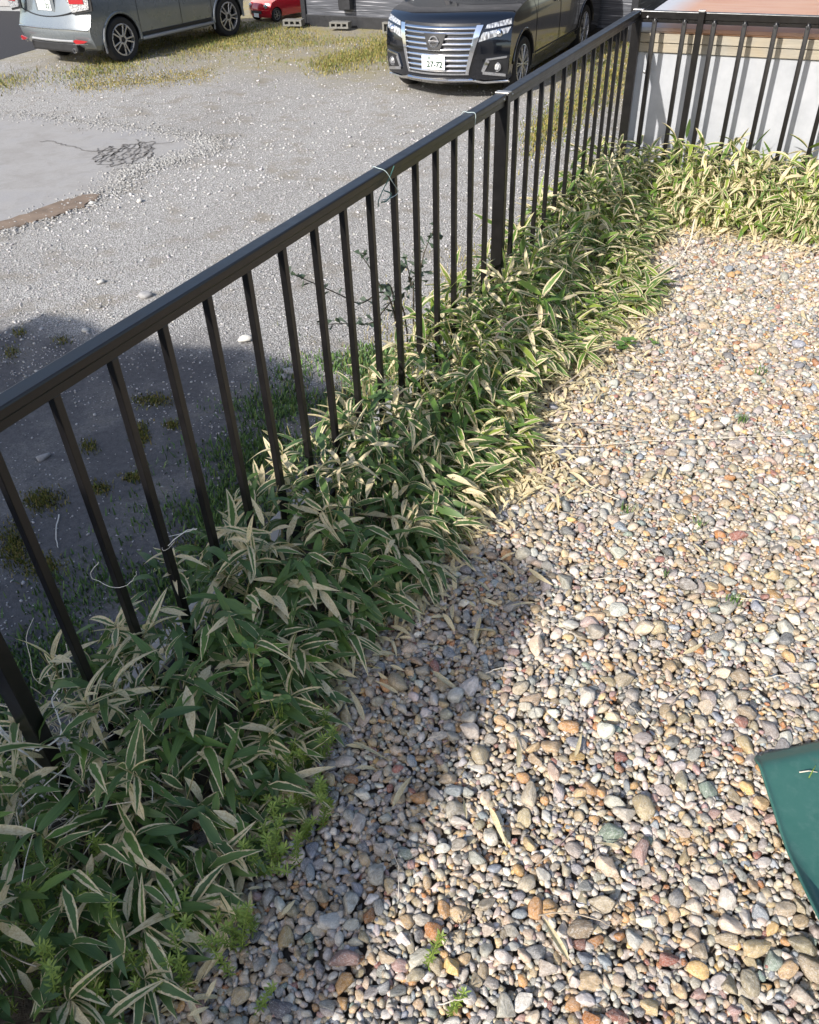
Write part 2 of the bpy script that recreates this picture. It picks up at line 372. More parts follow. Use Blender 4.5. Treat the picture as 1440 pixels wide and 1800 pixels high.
# alligator cracks: real thin dark grooves filled with dirt, laid as raised seams of dirt
M['crack'] = simple('dirt filled crack', (.15, .14, .13), .95, var=.3, vscale=30)
def crack_net():
    mb = MB(); r = np.random.default_rng(5)
    cen = gp(222, 272, LOT); pts = []
    ax = (gp(275, 268, LOT) - gp(170, 276, LOT)); L = ax.length / 2; ax.normalize(); ay = Vector((-ax.y, ax.x, 0))
    W = (gp(222, 255, LOT) - gp(222, 292, LOT)).length / 2
    segs = []; NXC, NYC = 9, 5; P_ = {}
    for j in range(NYC):
        for i in range(NXC):
            u = (i + (.5 if j % 2 else 0)) / (NXC - .5) * 2 - 1 + r.normal(0, .06); w_ = j / (NYC - 1) * 2 - 1 + r.normal(0, .09)
            P_[i, j] = Vector((cen.x, cen.y, 0)) + ax * (u * L) + ay * (w_ * W)
            P_[i, j].z = u * u + w_ * w_ * .8
    for (i, j), q in P_.items():
        for d in ((i + 1, j), (i, j + 1), (i - 1, j + 1) if j % 2 == 0 else (i + 1, j + 1)):
            if d in P_ and q.z < 1.15 and P_[d].z < 1.15 and r.random() < .78: segs.append((q, P_[d]))
    def seam(a, b, w):
        n = 4; P = []
        dv = b - a; s = Vector((-dv.y, dv.x, 0)).normalized()
        for k in range(n + 1): P.append(a + dv * (k / n) + s * (r.uniform(-1, 1) * .03 if 0 < k < n else 0))
        ws = [w * r.uniform(.6, 1.4) for _ in P]
        vs = []
        for p, q in zip(P, ws): vs += [(p.x + s.x * q, p.y + s.y * q, LOT + .0105), (p.x - s.x * q, p.y - s.y * q, LOT + .0105)]
        mb.add(vs, [(2 * k, 2 * k + 1, 2 * k + 3, 2 * k + 2) for k in range(n)])
    for a, b in segs: seam(Vector((a.x, a.y, 0)), Vector((b.x, b.y, 0)), .009)
    tr = [gp(*q, LOT) for q in ((212, 268), (190, 266), (165, 267), (142, 263), (126, 258), (108, 256), (92, 249), (70, 250))]
    for a, b in zip(tr, tr[1:]): seam(Vector((a.x, a.y, 0)), Vector((b.x, b.y, 0)), .010)
    for tr_ in (((170, 290), (200, 292), (232, 288), (262, 286), (285, 276)), ((172, 262), (182, 278), (176, 290)), ((238, 246), (250, 252), (272, 250), (268, 262), (252, 270)), ((205, 300), (230, 296), (246, 304), (262, 296))):
        q_ = [gp(*q, LOT) for q in tr_]
        for a, b in zip(q_, q_[1:]): seam(Vector((a.x, a.y, 0)), Vector((b.x, b.y, 0)), .008)
    tr = [gp(*q, LOT) for q in ((258, 262), (262, 255), (300, 252), (330, 243))]
    for a, b in zip(tr, tr[1:]): seam(Vector((a.x, a.y, 0)), Vector((b.x, b.y, 0)), .006)
    return mb
tag(crack_net().build('crack', M['crack'], patch), kind='stuff')
# brown earth washed along the patch edge
M['washed'] = simple('washed brown earth', (.17, .125, .09), .95, var=.3, vscale=5, bump=.3)
def blob(pxs, name, z, jitter=.04):
    P = [gp(x, y, LOT) for x, y in pxs]; out = []
    for i, a in enumerate(P):
        b = P[(i + 1) % len(P)]
        for k in range(4):
            p = a.lerp(b, k / 4); out.append((p.x + rnd.uniform(-jitter, jitter), p.y + rnd.uniform(-jitter, jitter)))
    return MB().prism(out, LOT - .01, z).build(name, M['washed'])
tag(blob([(-40, 415), (0, 392), (60, 372), (118, 352), (150, 344), (178, 345), (150, 362), (110, 378), (60, 392), (10, 406)], 'earth_strip', LOT + .0145), 'strip of brown earth washed against the tarmac edge', 'earth', kind='structure')

# dark asphalt road on the far left behind the silver car
t = NT('road asphalt'); v = t.coord(); f = t.noise(v, 60, 4, .7)
t.set(col=t.ramp(f, [(.3, (.035, .035, .038)), (.7, (.06, .06, .064))]), rough=1.0, spec=.1); t.bump(f, .3, .004)
tag(MB().prism([(-40, 9.6), (-13.6, 10.6), (-14.0, 13.4), (-14.3, 30), (-40, 40)], LOT - .02, LOT + .004).build('road', t.m), 'dark asphalt road beside the silver car', 'road', kind='structure')

tag(MB().prism([(-3.4, 16.6), (9, 16.6), (9, 19.25), (-3.4, 19.25)], LOT - .02, LOT + .004).build('road', t.m), 'strip of dark asphalt lane beside the dark house corner', 'road', kind='structure')
# terrace: retaining wall, soil, pebble bed
wallr = empty('retaining_wall', (-1.06, 1.5, LOT)); tag(wallr, 'low concrete retaining wall under the bamboo along the side fence', 'wall')
for k in range(8):
    MB().box((0, -4.4 + k * 1.2 - .2, .61), (.12, 1.194, 1.22), bev=.006).build('wall_block', M['conc'], wallr)
bed = tag(MB().prism([(-1.0, -2.6), (3.2, -2.6), (3.2, 4.16), (-1.0, 4.16)], -1.25, -.012).build('pebble_bed', M['soil']), 'bed of mixed river pebbles on the raised terrace', 'ground', kind='structure')
# strip end wall so that the terrace closes at the shed

# ------------------------------------------------------------------ pebbles
PAL = np.array([(.40, .37, .33), (.52, .50, .47), (.66, .64, .60), (.30, .29, .28), (.20, .205, .215), (.42, .33, .22), (.50, .38, .22), (.46, .27, .11), (.38, .17, .06),
                (.30, .13, .10), (.36, .24, .22), (.27, .30, .35), (.22, .28, .25), (.56, .47, .36), (.58, .50, .45), (.13, .13, .14), (.34, .29, .21), (.62, .42, .18)])
PW = np.array([18, 14, 8, 11, 4, 11, 8, 3.5, 1.6, 1.4, 3, 4, 1.3, 12, 7, 1.6, 11, 1.2]); PW = PW / PW.sum()
def place(region, sizes, grid, cell, acc, overlap, inside=None, tries=1):
    x0, x1, y0, y1 = region; out = []
    for r_ in sizes:
        for _ in range(tries):
            x = x0 + rnd.random() * (x1 - x0); y = y0 + rnd.random() * (y1 - y0)
            if inside and not inside(x, y): continue
            gx, gy = int(x / cell), int(y / cell); ok = True
            for i in range(gx - 2, gx + 3):
                for j in range(gy - 2, gy + 3):
                    for (a, b, q) in grid.get((i, j), ()):
                        if (a - x) ** 2 + (b - y) ** 2 < ((q + r_) * overlap) ** 2: ok = False; break
                    if not ok: break
                if not ok: break
            if ok:
                grid.setdefault((gx, gy), []).append((x, y, r_)); acc.append((x, y, r_)); break
REG = (-.72, .62, -.1, 3.95)
area = (REG[1] - REG[0]) * (REG[3] - REG[2])
def in_view(x, y):
    return to_px((x, y, 0))[0] < 1440 + 260 and x > -.70
peb = []; grid = {}
sz = sorted(np.clip(rng.lognormal(math.log(.0088), .33, int(area * 2700)), .0058, .021), reverse=True)
place(REG, sz, grid, .022, peb, .69, in_view, 2)
sz = sorted(np.clip(rng.lognormal(math.log(.0060), .22, int(area * 6200)), .0040, .0088), reverse=True)
place(REG, sz, grid, .022, peb, .70, in_view, 3)
peb = np.array(peb); n = len(peb)
low = []; sz = sorted(rng.uniform(.0065, .011, int(area * 5600)), reverse=True)
place(REG, sz, {}, .022, low, .62, in_view, 2)
low = np.array(low)
def dress(P, base):
    n = len(P); a = P[:, 2] * rng.uniform(1.05, 1.4, n); b = P[:, 2] * rng.uniform(.78, 1.0, n); c = P[:, 2] * rng.uniform(.50, .82, n)
    rot = rot_mats(rng.uniform(0, 6.28, n), rng.normal(0, .30, n), rng.normal(0, .30, n))
    pos = np.stack([P[:, 0], P[:, 1], base + c * .75 + rng.uniform(-.002, .003, n)], 1)
    ci = rng.choice(len(PAL), n, p=PW); col = PAL[ci]; g0 = col.mean(1, keepdims=True); col = (g0 + (col - g0) * .98) * np.array([1.02, 1.0, .95]) * rng.uniform(.78, 1.18, (n, 1)) * rng.uniform(.95, 1.05, (n, 3))
    return pos, np.stack([a, b, c], 1), rot, np.clip(col, .02, .8)
pos, scl, rot, col = dress(peb, -.003)
lpos, lscl, lrot, lcol = dress(low, -.0085)
shown = np.zeros(n)
for i in range(n):
    x, y, d = to_px(pos[i])
    if 0 < x < 1440 and 0 < y < 1800 and pos[i, 0] > -.50: shown[i] = (scl[i, 0] * scl[i, 1]) ** .5 / d
big_i = np.argsort(-shown)[:300]; rest = np.setdiff1d(np.arange(n), big_i)
V2, F2 = ico(3); V1, F1 = ico(2)
hi = [fast_mesh('pebble', rock_shape(V2, 100 + k), F2, M['peb_o']) for k in range(14)]
for j, i in enumerate(big_i):
    o = link('pebble', hi[j % 14], bed); o.color = (*col[i], 1)
    mw = Matrix([list(r_) for r_ in rot[i]]).to_4x4(); o.matrix_local = Matrix.Translation(Vector(pos[i])) @ mw @ Matrix.Diagonal(Vector((*scl[i], 1)))
var1 = [rock_shape(V1, 300 + k) for k in range(24)]
tag(link('pebbles', scatter_rocks('pebbles', np.concatenate([pos[rest], lpos]), np.concatenate([scl[rest], lscl]), np.concatenate([rot[rest], lrot]), np.concatenate([col[rest], lcol]), var1, F1, M['peb_a']), bed), kind='stuff')

gr_ = []; fs_ = sorted(rng.uniform(.0036, .0062, 42000), reverse=True)
place((-.7, .5, .12, 3.95), fs_, {}, .0125, gr_, .62, lambda x, y: -40 < to_px((x, y, 0))[0] < 1500 and to_px((x, y, 0))[1] < 1840, 1)
V0, F0 = ico(1); var0 = [rock_shape(V0, 600 + k, 3, .2) for k in range(12)]
a_, b_, c_, d_ = dress(np.array(gr_), -.0015)
tag(link('pebbles', scatter_rocks('pebbles', a_, b_, c_, d_ * .92, var0, F0, M['peb_a']), bed), kind='stuff')
# the bed goes on to the right and towards the house
far_p = []; fs_ = sorted(np.clip(rng.lognormal(math.log(.0105), .28, 26000), .007, .02), reverse=True)
place((-.7, 1.6, -.7, 3.95), fs_, {}, .022, far_p, .66, lambda x, y: not (in_view(x, y) and y > -.1), 1)
far_p = np.array(far_p); V0, F0 = ico(1); var0 = [rock_shape(V0, 600 + k, 3, .2) for k in range(12)]
a_, b_, c_, d_ = dress(far_p, -.006)
tag(link('pebbles', scatter_rocks('pebbles', a_, b_, c_, d_, var0, F0, M['peb_a']), bed), kind='stuff')

# ------------------------------------------------------------------ fences
FX = -.92; PZ = .714; PY0 = .565; SP = .12
side = empty('metal_fence', (FX, 0, 0)); tag(side, 'dark bronze metal picket fence along the gravel parking lot', 'fence')
def pick_mesh(w, h, round_top=False):
    mb = MB(); mb.box((0, 0, -h / 2), (w, w, h), bev=.0016)
    if round_top: mb.lathe([(0.0001, w * .52), (w * .38, w * .36), (w * .56, 0), (w * .56, -.012), (0.0001, -.012)], 12, 'Z')
    return mb
pm = pick_mesh(.0145, .76).build('picket', M['fence'], side); pm.data.name = 'picket'
POSTS = {-1: PY0 - SP, 16: PY0 + 16 * SP, 29: 4.125}
first = True
for i in range(-9, 30):
    if i in POSTS or i == -18: continue
    if i > 16 and i >= 29: continue
    yy = PY0 + i * SP if i < 16 else 2.485 + (i - 16) * (4.125 - 2.485) / 13.6
    o = pm if first else link('picket', pm.data, side); first = False
    o.location = (rnd.uniform(-.0006, .0006), yy, PZ)
for k, yy in enumerate((-1.475, PY0 - SP, 2.485, 4.125)):
    p = MB().box((0, 0, .374), (.040, .024, .748), bev=.002).build('post', M['fence'], side); p.location = (0, yy, 0)
    c = MB().box((0, 0, 0), (.043, .027, .0035), bev=.001).build('post_cap', M['fence_cap'] if k >= 2 else M['fence'], p); c.location = (0, 0, .7505)
for (a, b) in ((-1.46, .43), (.4585, 2.4715), (2.4985, 4.111)):
    r_ = MB().box((0, (a + b) / 2, .7405), (.033, b - a, .019), bev=.0035).build('top_rail', M['fence'], side)
    MB().box((-.001, (a + b) / 2, .7235), (.026, b - a - .004, .0145), bev=.001).build('rail_lip', M['fence'], r_)
    MB().box((0, (a + b) / 2, .06), (.022, b - a, .024), bev=.002).build('bottom_rail', M['fence'], side)
for yy in (.475, 2.45, 2.52, 4.09, .40):
    MB().lathe([(.0001, .0012), (.0022, .0010), (.003, 0), (.003, -.002)], 10, 'X', (.0168, yy, .7395)).build('screw', M['bolt'], side)
back = empty('metal_fence', (0, 4.11, 0)); tag(back, 'dark bronze metal picket fence in front of the white shed wall', 'fence')
bm_ = pick_mesh(.0185, .70, True)
b0 = bm_.build('picket', M['fence'], back, smooth=True)
first = True
for i in range(0, 16):
    x = -.834 + i * .1215
    if i == 0: x = -.838
    o = b0 if first else link('picket', b0.data, back); first = False
    o.location = (x, -.021, .716)
r_ = MB().box((.2, 0, .735), (2.21, .024, .030), bev=.003).build('top_rail', M['fence'], back)
MB().box((.2, .002, .7125), (2.2, .018, .013), bev=.001).build('rail_lip', M['fence'], r_)
for x in (-.648, .56, 1.29):
    p = MB().box((x, -.022, .378), (.026, .018, .756), bev=.002).build('post', M['fence'], back)
    MB().box((x, -.022, .758), (.028, .02, .003), bev=.001).build('post_cap', M['fence_cap'], p)
MB().lathe([(.0001, -.004), (.004, -.003), (.005, 0), (.005, .004)], 12, 'Y', (-.872, -.016, .727)).build('bolt', M['bolt'], back)

# green wire tie on the rail
tie = empty('wire_tie', (FX, 1.69, .70)); tag(tie, 'twisted green wire tie looped over the fence rail', 'wire')
def wpts(P, n=24):
    P = [Vector(p) for p in P]; out = []
    for i in range(len(P) - 1):
        p0, p1, p2, p3 = P[max(i - 1, 0)], P[i], P[i + 1], P[min(i + 2, len(P) - 1)]
        for k in range(n):
            t_ = k / n; out.append(.5 * ((2 * p1) + (p2 - p0) * t_ + (2 * p0 - 5 * p1 + 4 * p2 - p3) * t_ ** 2 + (3 * p1 - p0 - 3 * p2 + p3) * t_ ** 3))
    return out + [P[-1]]
MB().tube(wpts([(-.02, .02, .0), (-.019, .01, .048), (.0, .0, .053), (.019, .004, .046), (.026, .02, .02), (.024, .05, -.012), (.016, .03, -.02), (.012, .0, -.016), (.013, -.015, -.012)], 6), .0009, 5).build('loop', M['wirep'], tie)
MB().tube(wpts([(.014, -.03, -.022), (.016, -.032, -.008), (.019, -.012, .012), (.022, .015, .03), (.024, .036, .05)], 6), .0012, 5).build('wire_end', M['wire'], tie)
MB().tube(wpts([(.012, -.012, -.018), (.013, .012, -.022), (.016, .03, -.014), (.018, .018, -.004), (.014, .002, .004)], 6), .0017, 5).build('twist', M['wire'], tie)
ring = tag(MB().tube(wpts([(FX - .018, 2.22, .70), (FX - .018, 2.22, .7505), (FX, 2.222, .7525), (FX + .018, 2.225, .7505), (FX + .018, 2.225, .722)], 5), .0010, 5).build('wire_tie', M['wirep']), 'thin pale wire band around the rail close to the middle post', 'wire')

# ------------------------------------------------------------------ shed beyond the back fence
def shed_wall_mat():
    t = NT('white painted sheet'); v = t.coord(); n = t.noise(v, 9, 6, .65); n2 = t.noise(v, 55, 5, .7); sv = t.noise(t.coord('Object', (30, 30, 3)), 1, 3)
    c = t.ramp(n, [(.3, (.31, .32, .335)), (.55, (.375, .385, .40)), (.75, (.42, .425, .44))])
    c = t.mix(t.math('MULTIPLY', t.ramp(n2, [(.62, 0), (.8, 1)]), .3), c, (.45, .45, .44)); c = t.mix(t.math('MULTIPLY', t.ramp(sv, [(.55, 0), (.8, 1)]), .15), c, (.5, .48, .44))
    t.set(col=c, rough=.5); t.bump(n2, .08, .003); return t.m
def rust_mat():
    t = NT('faded rust red roof sheet'); v = t.coord(); n = t.noise(v, 1.1, 4, .5, .6); sv = t.noise(t.coord('Object', (1.6, 7, 5)), 1, 5, .6); f = t.noise(v, 30, 5)
    c = t.ramp(n, [(.3, (.38, .17, .10)), (.5, (.46, .245, .15)), (.7, (.40, .20, .135))])
    c = t.mix(t.ramp(sv, [(.42, 0), (.68, 1)]), c, (.50, .33, .23))
    sx = t.n('ShaderNodeSeparateXYZ'); t.l(v, sx.inputs[0])
    grey = t.ramp(t.math('ADD', sx.outputs[0], t.math('MULTIPLY', sv, .16)), [(.13, 1), (.25, 0)])
    c = t.mix(grey, c, (.42, .42, .43)); c = t.mix(t.math('MULTIPLY', t.ramp(f, [(.6, 0), (.8, 1)]), .3), c, (.33, .15, .08))
    t.set(col=c, rough=.55); t.bump(sv, .2, .01); return t.m
def board_mat():
    t = NT('weathered board'); v = t.coord('Object', (2, 30, 30)); n = t.noise(v, 2, 6, .7)
    w = t.noise(t.coord('Object', (1, 1, 1)), 5, 3)
    c = t.mix(t.ramp(w, [(.35, 0), (.65, 1)]), t.ramp(n, [(.3, (.24, .22, .18)), (.7, (.36, .33, .27))]), t.ramp(n, [(.3, (.29, .235, .155)), (.7, (.38, .32, .225))]))
    t.set(col=c, rough=.8); t.bump(n, .3, .003); return t.m
SY = 4.19
shed = empty('shed', (-.925, SY, LOT)); tag(shed, 'small white sheet-walled shed with a faded rust-red roof', 'shed')
MB().box((1.6, .012, 1.879 / 2), (3.2, .024, 1.879), bev=.002).build('wall', shed_wall_mat(), shed)
MB().box((.012, 1.6, .92), (.024, 3.15, 1.84), bev=.002).build('side_wall', M['conc'], shed)
bmt = board_mat()
MB().box((1.6, .006, 1.899), (3.21, .034, .036), bev=.002).build('fascia_board', bmt, shed)
MB().box((1.6, .003, 1.9375), (3.22, .04, .035), bev=.002).build('fascia_board', bmt, shed)
prof = [(-.018, 1.958), (-.024, 1.966), (-.022, 1.978), (0.0, 1.992), (.2, 2.004), (1.6, 2.02), (3.3, 1.9), (3.3, 1.88), (.05, 1.962)]
rb = MB(); n_ = len(prof)
rb.add([(x, y, z) for x in (.0, 3.25) for y, z in prof], [tuple(range(n_)), tuple(range(2 * n_ - 1, n_ - 1, -1))] + [(i, (i + 1) % n_, n_ + (i + 1) % n_, n_ + i) for i in range(n_)])
rb.build('roof', rust_mat(), shed, smooth=R(25))
for x, z in ((.05, 1.80), (1.45, 1.80)): MB().lathe([(.0001, -.006), (.006, -.0045), (.008, 0), (.008, .006)], 14, 'Y', (x, -.001, z)).build('bolt', M['bolt'], shed, smooth=True)

# ------------------------------------------------------------------ green plastic dustpan
def pan():
    t = NT('green scuffed plastic'); v = t.coord(); n = t.noise(v, 14, 6, .65); sc = t.noise(v, 45, 7, .75); dm = t.noise(v, 22, 5, .7)
    c = t.ramp(n, [(.3, (.030, .105, .082)), (.7, (.045, .130, .104))])
    c = t.mix(t.math('MULTIPLY', t.ramp(sc, [(.5, 0), (.8, 1)]), .4), c, (.13, .21, .18)); c = t.mix(t.math('MULTIPLY', t.ramp(dm, [(.63, 0), (.72, 1)]), .55), c, (.06, .10, .07))
    t.set(col=c, rough=t.ramp(n, [(.3, .34), (.7, .5)])); t.bump(sc, .02, .001)
    a = gp(1322, 1322, .03); b = gp(1440, 1296, .03)
    ax = (b - a); ax.z = 0; ax.normalize()
    e = gp(1440, 1705, .03) - a; e.z = 0; by = e.normalized()
    root = empty('dustpan', (a.x, a.y, 0)); tag(root, 'green plastic dustpan lying on the pebbles', 'dustpan')
    W, L = .34, .46
    def P(u, w, z): q = ax * (u * W) + by * (w * L); return (q.x, q.y, z)
    NU, NW = 24, 24; vs = []
    def hgt(u, w):
        z = .034 + .006 * w
        s_ = min(u, 1 - u)
        wall = max(0, w - .38) ** 1.3 * .17
        z += wall * math.exp(-(s_ / .045) ** 2) + .005 * math.exp(-(s_ / .012) ** 2)
        z += .12 * max(0, (w - .82) / .18) ** 2
        if w < .075: z -= .022 * (1 - w / .075)
        return z
    us = [0, .012, .03, .05, .075, .11] + list(np.linspace(.15, .85, NU - 12)) + [.89, .925, .95, .97, .988, 1]
    ws = [0, .015, .03, .05, .07, .09, .11] + list(np.linspace(.15, 1, NW - 7))
    vs = [P(u + (.03 * (1 - min(1, w / .04)) ** 2 * (1 if u < .5 else -1) if (u < .05 or u > .95) else 0), w, hgt(u, w)) for w in ws for u in us]
    nu, nw = len(us), len(ws)
    fs = [(j * nu + i, j * nu + i + 1, (j + 1) * nu + i + 1, (j + 1) * nu + i) for j in range(nw - 1) for i in range(nu - 1)]
    o = MB().add(vs, fs).build('pan', t.m, root, smooth=R(60)); md = o.modifiers.new('thick', 'SOLIDIFY'); md.thickness = .004; md.offset = -1
    q = P(.5, 1.0, .12); q2 = P(.5, 1.25, .2)
    MB().tube([q, ((q[0] + q2[0]) / 2, (q[1] + q2[1]) / 2, .165), q2], [.016, .017, .014], 10).build('handle', t.m, root, smooth=True)
    for k, (u, w, an) in enumerate(((.20, .14, .4), (.24, .17, 1.3))):
        p = Vector(P(u, w, .041)); d = Vector((math.cos(an), math.sin(an), .05)) * .03
        tag(MB().tube([p + Vector((a.x, a.y, 0)), p + Vector((a.x, a.y, .004)) + d * .5, p + Vector((a.x, a.y, 0)) + d], [.0012, .001, .0005], 5).build('grass_clipping', M['weed'] if k else M['pale_vine']), 'green grass clipping lying in the dustpan' if k else 'straw coloured grass clipping lying in the dustpan', 'grass clipping')
pan()

# ================================================================== DWARF BAMBOO
def leaf_shape(L, W, droop, fold, nl=8, twist=0.0, side=0.0):
    V = []; U = []
    for i in range(nl + 1):
        t_ = i / nl; w = W * .5 * (math.sin(math.pi * min(1, (t_ ** .72))) ** .75 if 0 < t_ < 1 else 0)
        w = max(w, W * .04 * (1 - t_))
        y = L * t_ * (1 - .25 * droop * t_); z = -droop * L * t_ ** 2 * .75; xo = side * L * t_ ** 2; tw = twist * t_
        for s_ in (-1, 0, 1):
            x = s_ * w; zz = fold * abs(s_) * w
            V.append((xo + x * math.cos(tw) - zz * math.sin(tw), y, z + x * math.sin(tw) + zz * math.cos(tw))); U.append(((s_ + 1) / 2, t_))
    Fc = []
    for i in range(nl):
        for s_ in (0, 1): a = i * 3 + s_; Fc.append((a, a + 1, a + 4, a + 3))
    return np.array(V), np.array(Fc), np.array(U)
LV = [leaf_shape(1, rnd.uniform(.13, .205), rnd.choice((.1, .3, .5, .7, .95, 1.2)) * rnd.uniform(.7, 1.2), rnd.uniform(.08, .8), 9, rnd.uniform(-.9, .9), rnd.uniform(-.2, .2)) for _ in range(24)]
LVlo = [leaf_shape(1, rnd.uniform(.16, .22), rnd.uniform(.1, .7), rnd.uniform(.1, .4), 4, rnd.uniform(-.4, .4), rnd.uniform(-.1, .1)) for _ in range(10)]
leaf_me = [fast_mesh('leaf', a, b, M['leaf_o'], uv=c) for a, b, c in LV]
def leaf_axes(phi, th, roll):
    f = Vector((math.cos(th) * math.cos(phi), math.cos(th) * math.sin(phi), math.sin(th)))
    s_ = f.cross(Vector((0, 0, 1))); s_ = s_.normalized() if s_.length > 1e-4 else Vector((1, 0, 0))
    n_ = s_.cross(f); q = Quaternion(f, roll); return q @ s_, f, q @ n_
def leaf_mat4(p, L, phi, th, roll):
    s_, f, n_ = leaf_axes(phi, th, roll)
    m = Matrix(((s_.x, f.x, n_.x, p[0]), (s_.y, f.y, n_.y, p[1]), (s_.z, f.z, n_.z, p[2]), (0, 0, 0, 1)))
    return m @ Matrix.Scale(L, 4)
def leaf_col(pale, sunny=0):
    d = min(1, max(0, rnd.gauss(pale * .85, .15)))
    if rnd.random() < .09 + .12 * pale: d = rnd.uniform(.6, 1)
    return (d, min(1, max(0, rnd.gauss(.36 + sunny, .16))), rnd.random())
def shoot_spec(h, lean, n, pale, sunny, Lr, outward):
    """stem polyline and leaf list in local coordinates"""
    top = Vector((lean[0] * h, lean[1] * h, h)); mid = Vector((lean[0] * h * .35, lean[1] * h * .35, h * .55))
    leaves = []
    a0 = rnd.uniform(0, 6.28)
    for k in range(n):
        t_ = 1 - (.55 if outward is None else .24) * (k / n) ** 1.3; base = mid.lerp(top, (t_ - .45) / .55)
        phi = a0 + k * 2.4 + rnd.uniform(-.5, .5)
        if outward is not None and outward < 5 and rnd.random() < .5: phi = outward + rnd.gauss(0, .75)
        th = R(rnd.uniform(30, 75)) if k == 0 else R(rnd.gauss(16, 24)) if outward is None else R(38 - 46 * k / n + rnd.gauss(0, 10))
        leaves.append((base, rnd.uniform(*Lr) * (1 - .25 * k / n), phi, th, rnd.gauss(0, .35), leaf_col(pale, sunny)))
    return [Vector((0, 0, -.01)), mid, top], leaves
def join_leaves(name, items, lib, mat, stems=None):
    V = []; FF = []; U = []; K = []; off = 0
    for (p, L, phi, th, roll, c) in items:
        v, f, u = lib[rnd.randrange(len(lib))]
        s_, fw, n_ = leaf_axes(phi, th, roll); B = np.array([s_[:], fw[:], n_[:]]) * L
        V.append(v @ B + np.array(p[:])); FF.append(f + off); U.append(u); K.append(np.tile(c, (len(v), 1))); off += len(v)
    return fast_mesh(name, np.concatenate(V), np.concatenate(FF), mat, uv=np.concatenate(U), col=np.concatenate(K))

# far shoots share a dozen ready-made meshes; near ones get stem and leaf parts
proto_far = []
for k in range(14):
    st, lv = shoot_spec(1.0, (rnd.uniform(-.2, .2), rnd.uniform(-.2, .2)), 15, .36, .34, (.34, .50), None)
    proto_far.append(join_leaves('dwarf_bamboo', lv, LV, M['leaf_a']))
spots = []; grid = {}
def strip_h(x, y):
    """stem height across the hedge: tall at the fence, low at the pebble edge"""
    hs = .23 * min(1, max(0, (-.545 - x) / .31)) if y < 3.7 else 0
    hb = .235 * min(1, max(0, (y - 3.60) / .30)) if x > -.75 else .2
    return max(hs, hb, .03)
def edge_x(y): return -.60 + .03 * math.sin(y * 5.1) + .02 * math.sin(y * 11 + 1) + (.09 * math.exp(-((y - 2.9) / .35) ** 2))
cand = []
place((-.985, .8, .06, 4.07), [.0335] * 9000, grid, .05, cand, 1.0, lambda x, y: (x < edge_x(y) and abs(x - FX) > .02) or (y > 3.70 and y < 4.06 + .0 * x))
cand.sort(key=lambda q: q[1] + .3 * q[0])
LAB = {
 'edge': ('pale-edged dwarf bamboo shoot drooping over the pebble edge', 'bamboo shoots at the pebble edge'),
 'mid': ('dark green dwarf bamboo shoot in the middle of the hedge strip', 'bamboo shoots in the strip'),
 'fence': ('straw-tipped dwarf bamboo shoot growing up against the fence pickets', 'bamboo shoots at the side fence'),
 'far': ('sunlit dwarf bamboo shoot between the middle post and the corner post', 'bamboo shoots near the fence corner'),
 'back': ('bleached dwarf bamboo shoot growing in front of the white shed wall', 'bamboo shoots at the shed wall')}
near_n = 0
ORD = ('first', 'second', 'third', 'fourth', 'fifth', 'sixth', 'seventh', 'eighth', 'ninth', 'tenth', 'eleventh', 'twelfth', 'thirteenth', 'fourteenth', 'fifteenth', 'sixteenth')
def where(x, y, k):
    if k == 'back':
        i = min(15, max(0, int(round((x + .84) / .1215)))); return ORD[i] + ' shed-side picket from the corner post'
    if y > 2.485: i = min(15, max(0, int(round((4.125 - y) / .1206)) - 1)); return ORD[i] + ' picket from the corner post'
    i = int(round((y - PY0) / SP))
    return ORD[min(15, i)] + ' picket past the near post' if i >= 0 else 'the near post'
LK = {'edge': 'pale-edged bamboo shoot drooping onto pebbles', 'mid': 'dark green bamboo shoot mid-strip', 'fence': 'straw-tipped bamboo shoot against the side fence', 'far': 'sunlit yellow-green bamboo shoot', 'back': 'bleached bamboo shoot before the white shed'}
M_stemcache = {}
for (x, y, _) in cand:
    px, py, d = to_px((x, y, .15))
    if not (-120 < px < 1560 and -60 < py < 1950): continue
    h = strip_h(x, y) * rnd.uniform(.72, 1.18)
    k = 'back' if y > 3.66 and x > -.62 else 'far' if y > 2.45 else 'edge' if x > -.70 else 'fence' if x < -.83 else 'mid'
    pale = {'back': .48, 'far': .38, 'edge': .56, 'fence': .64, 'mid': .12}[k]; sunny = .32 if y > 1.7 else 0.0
    if y < 2.0:
        out = {'edge': -.25, 'fence': 9}.get(k, 9 if rnd.random() < .5 else None); lean = (rnd.gauss(.16 if k == 'edge' else .03, .2), rnd.gauss(-.1 if k == 'edge' else 0, .2))
        o = empty('dwarf_bamboo', (x, y, 0)); tag(o, LK[k] + ' at the ' + where(x, y, k).replace('the near', 'near'), 'bamboo', LAB[k][1])
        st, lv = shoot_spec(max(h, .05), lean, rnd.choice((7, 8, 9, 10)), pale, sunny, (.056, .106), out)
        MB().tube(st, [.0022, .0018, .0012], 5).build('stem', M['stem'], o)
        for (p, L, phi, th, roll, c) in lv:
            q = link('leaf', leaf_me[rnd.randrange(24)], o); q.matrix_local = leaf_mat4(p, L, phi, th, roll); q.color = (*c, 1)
        near_n += 1
    else:
        o = link('dwarf_bamboo', proto_far[rnd.randrange(14)]); tag(o, LK[k] + ' at the ' + where(x, y, k).replace('the near', 'near'), 'bamboo', LAB[k][1])
        hh = max(h, .10); o.location = (x, y, 0 if h > .1 else -.05); o.rotation_euler = (rnd.gauss(0, .12), rnd.gauss(.1, .12), rnd.uniform(0, 6.28)); s_ = rnd.uniform(.85, 1.1)
        o.scale = (.235 * s_, .235 * s_, hh + .02)
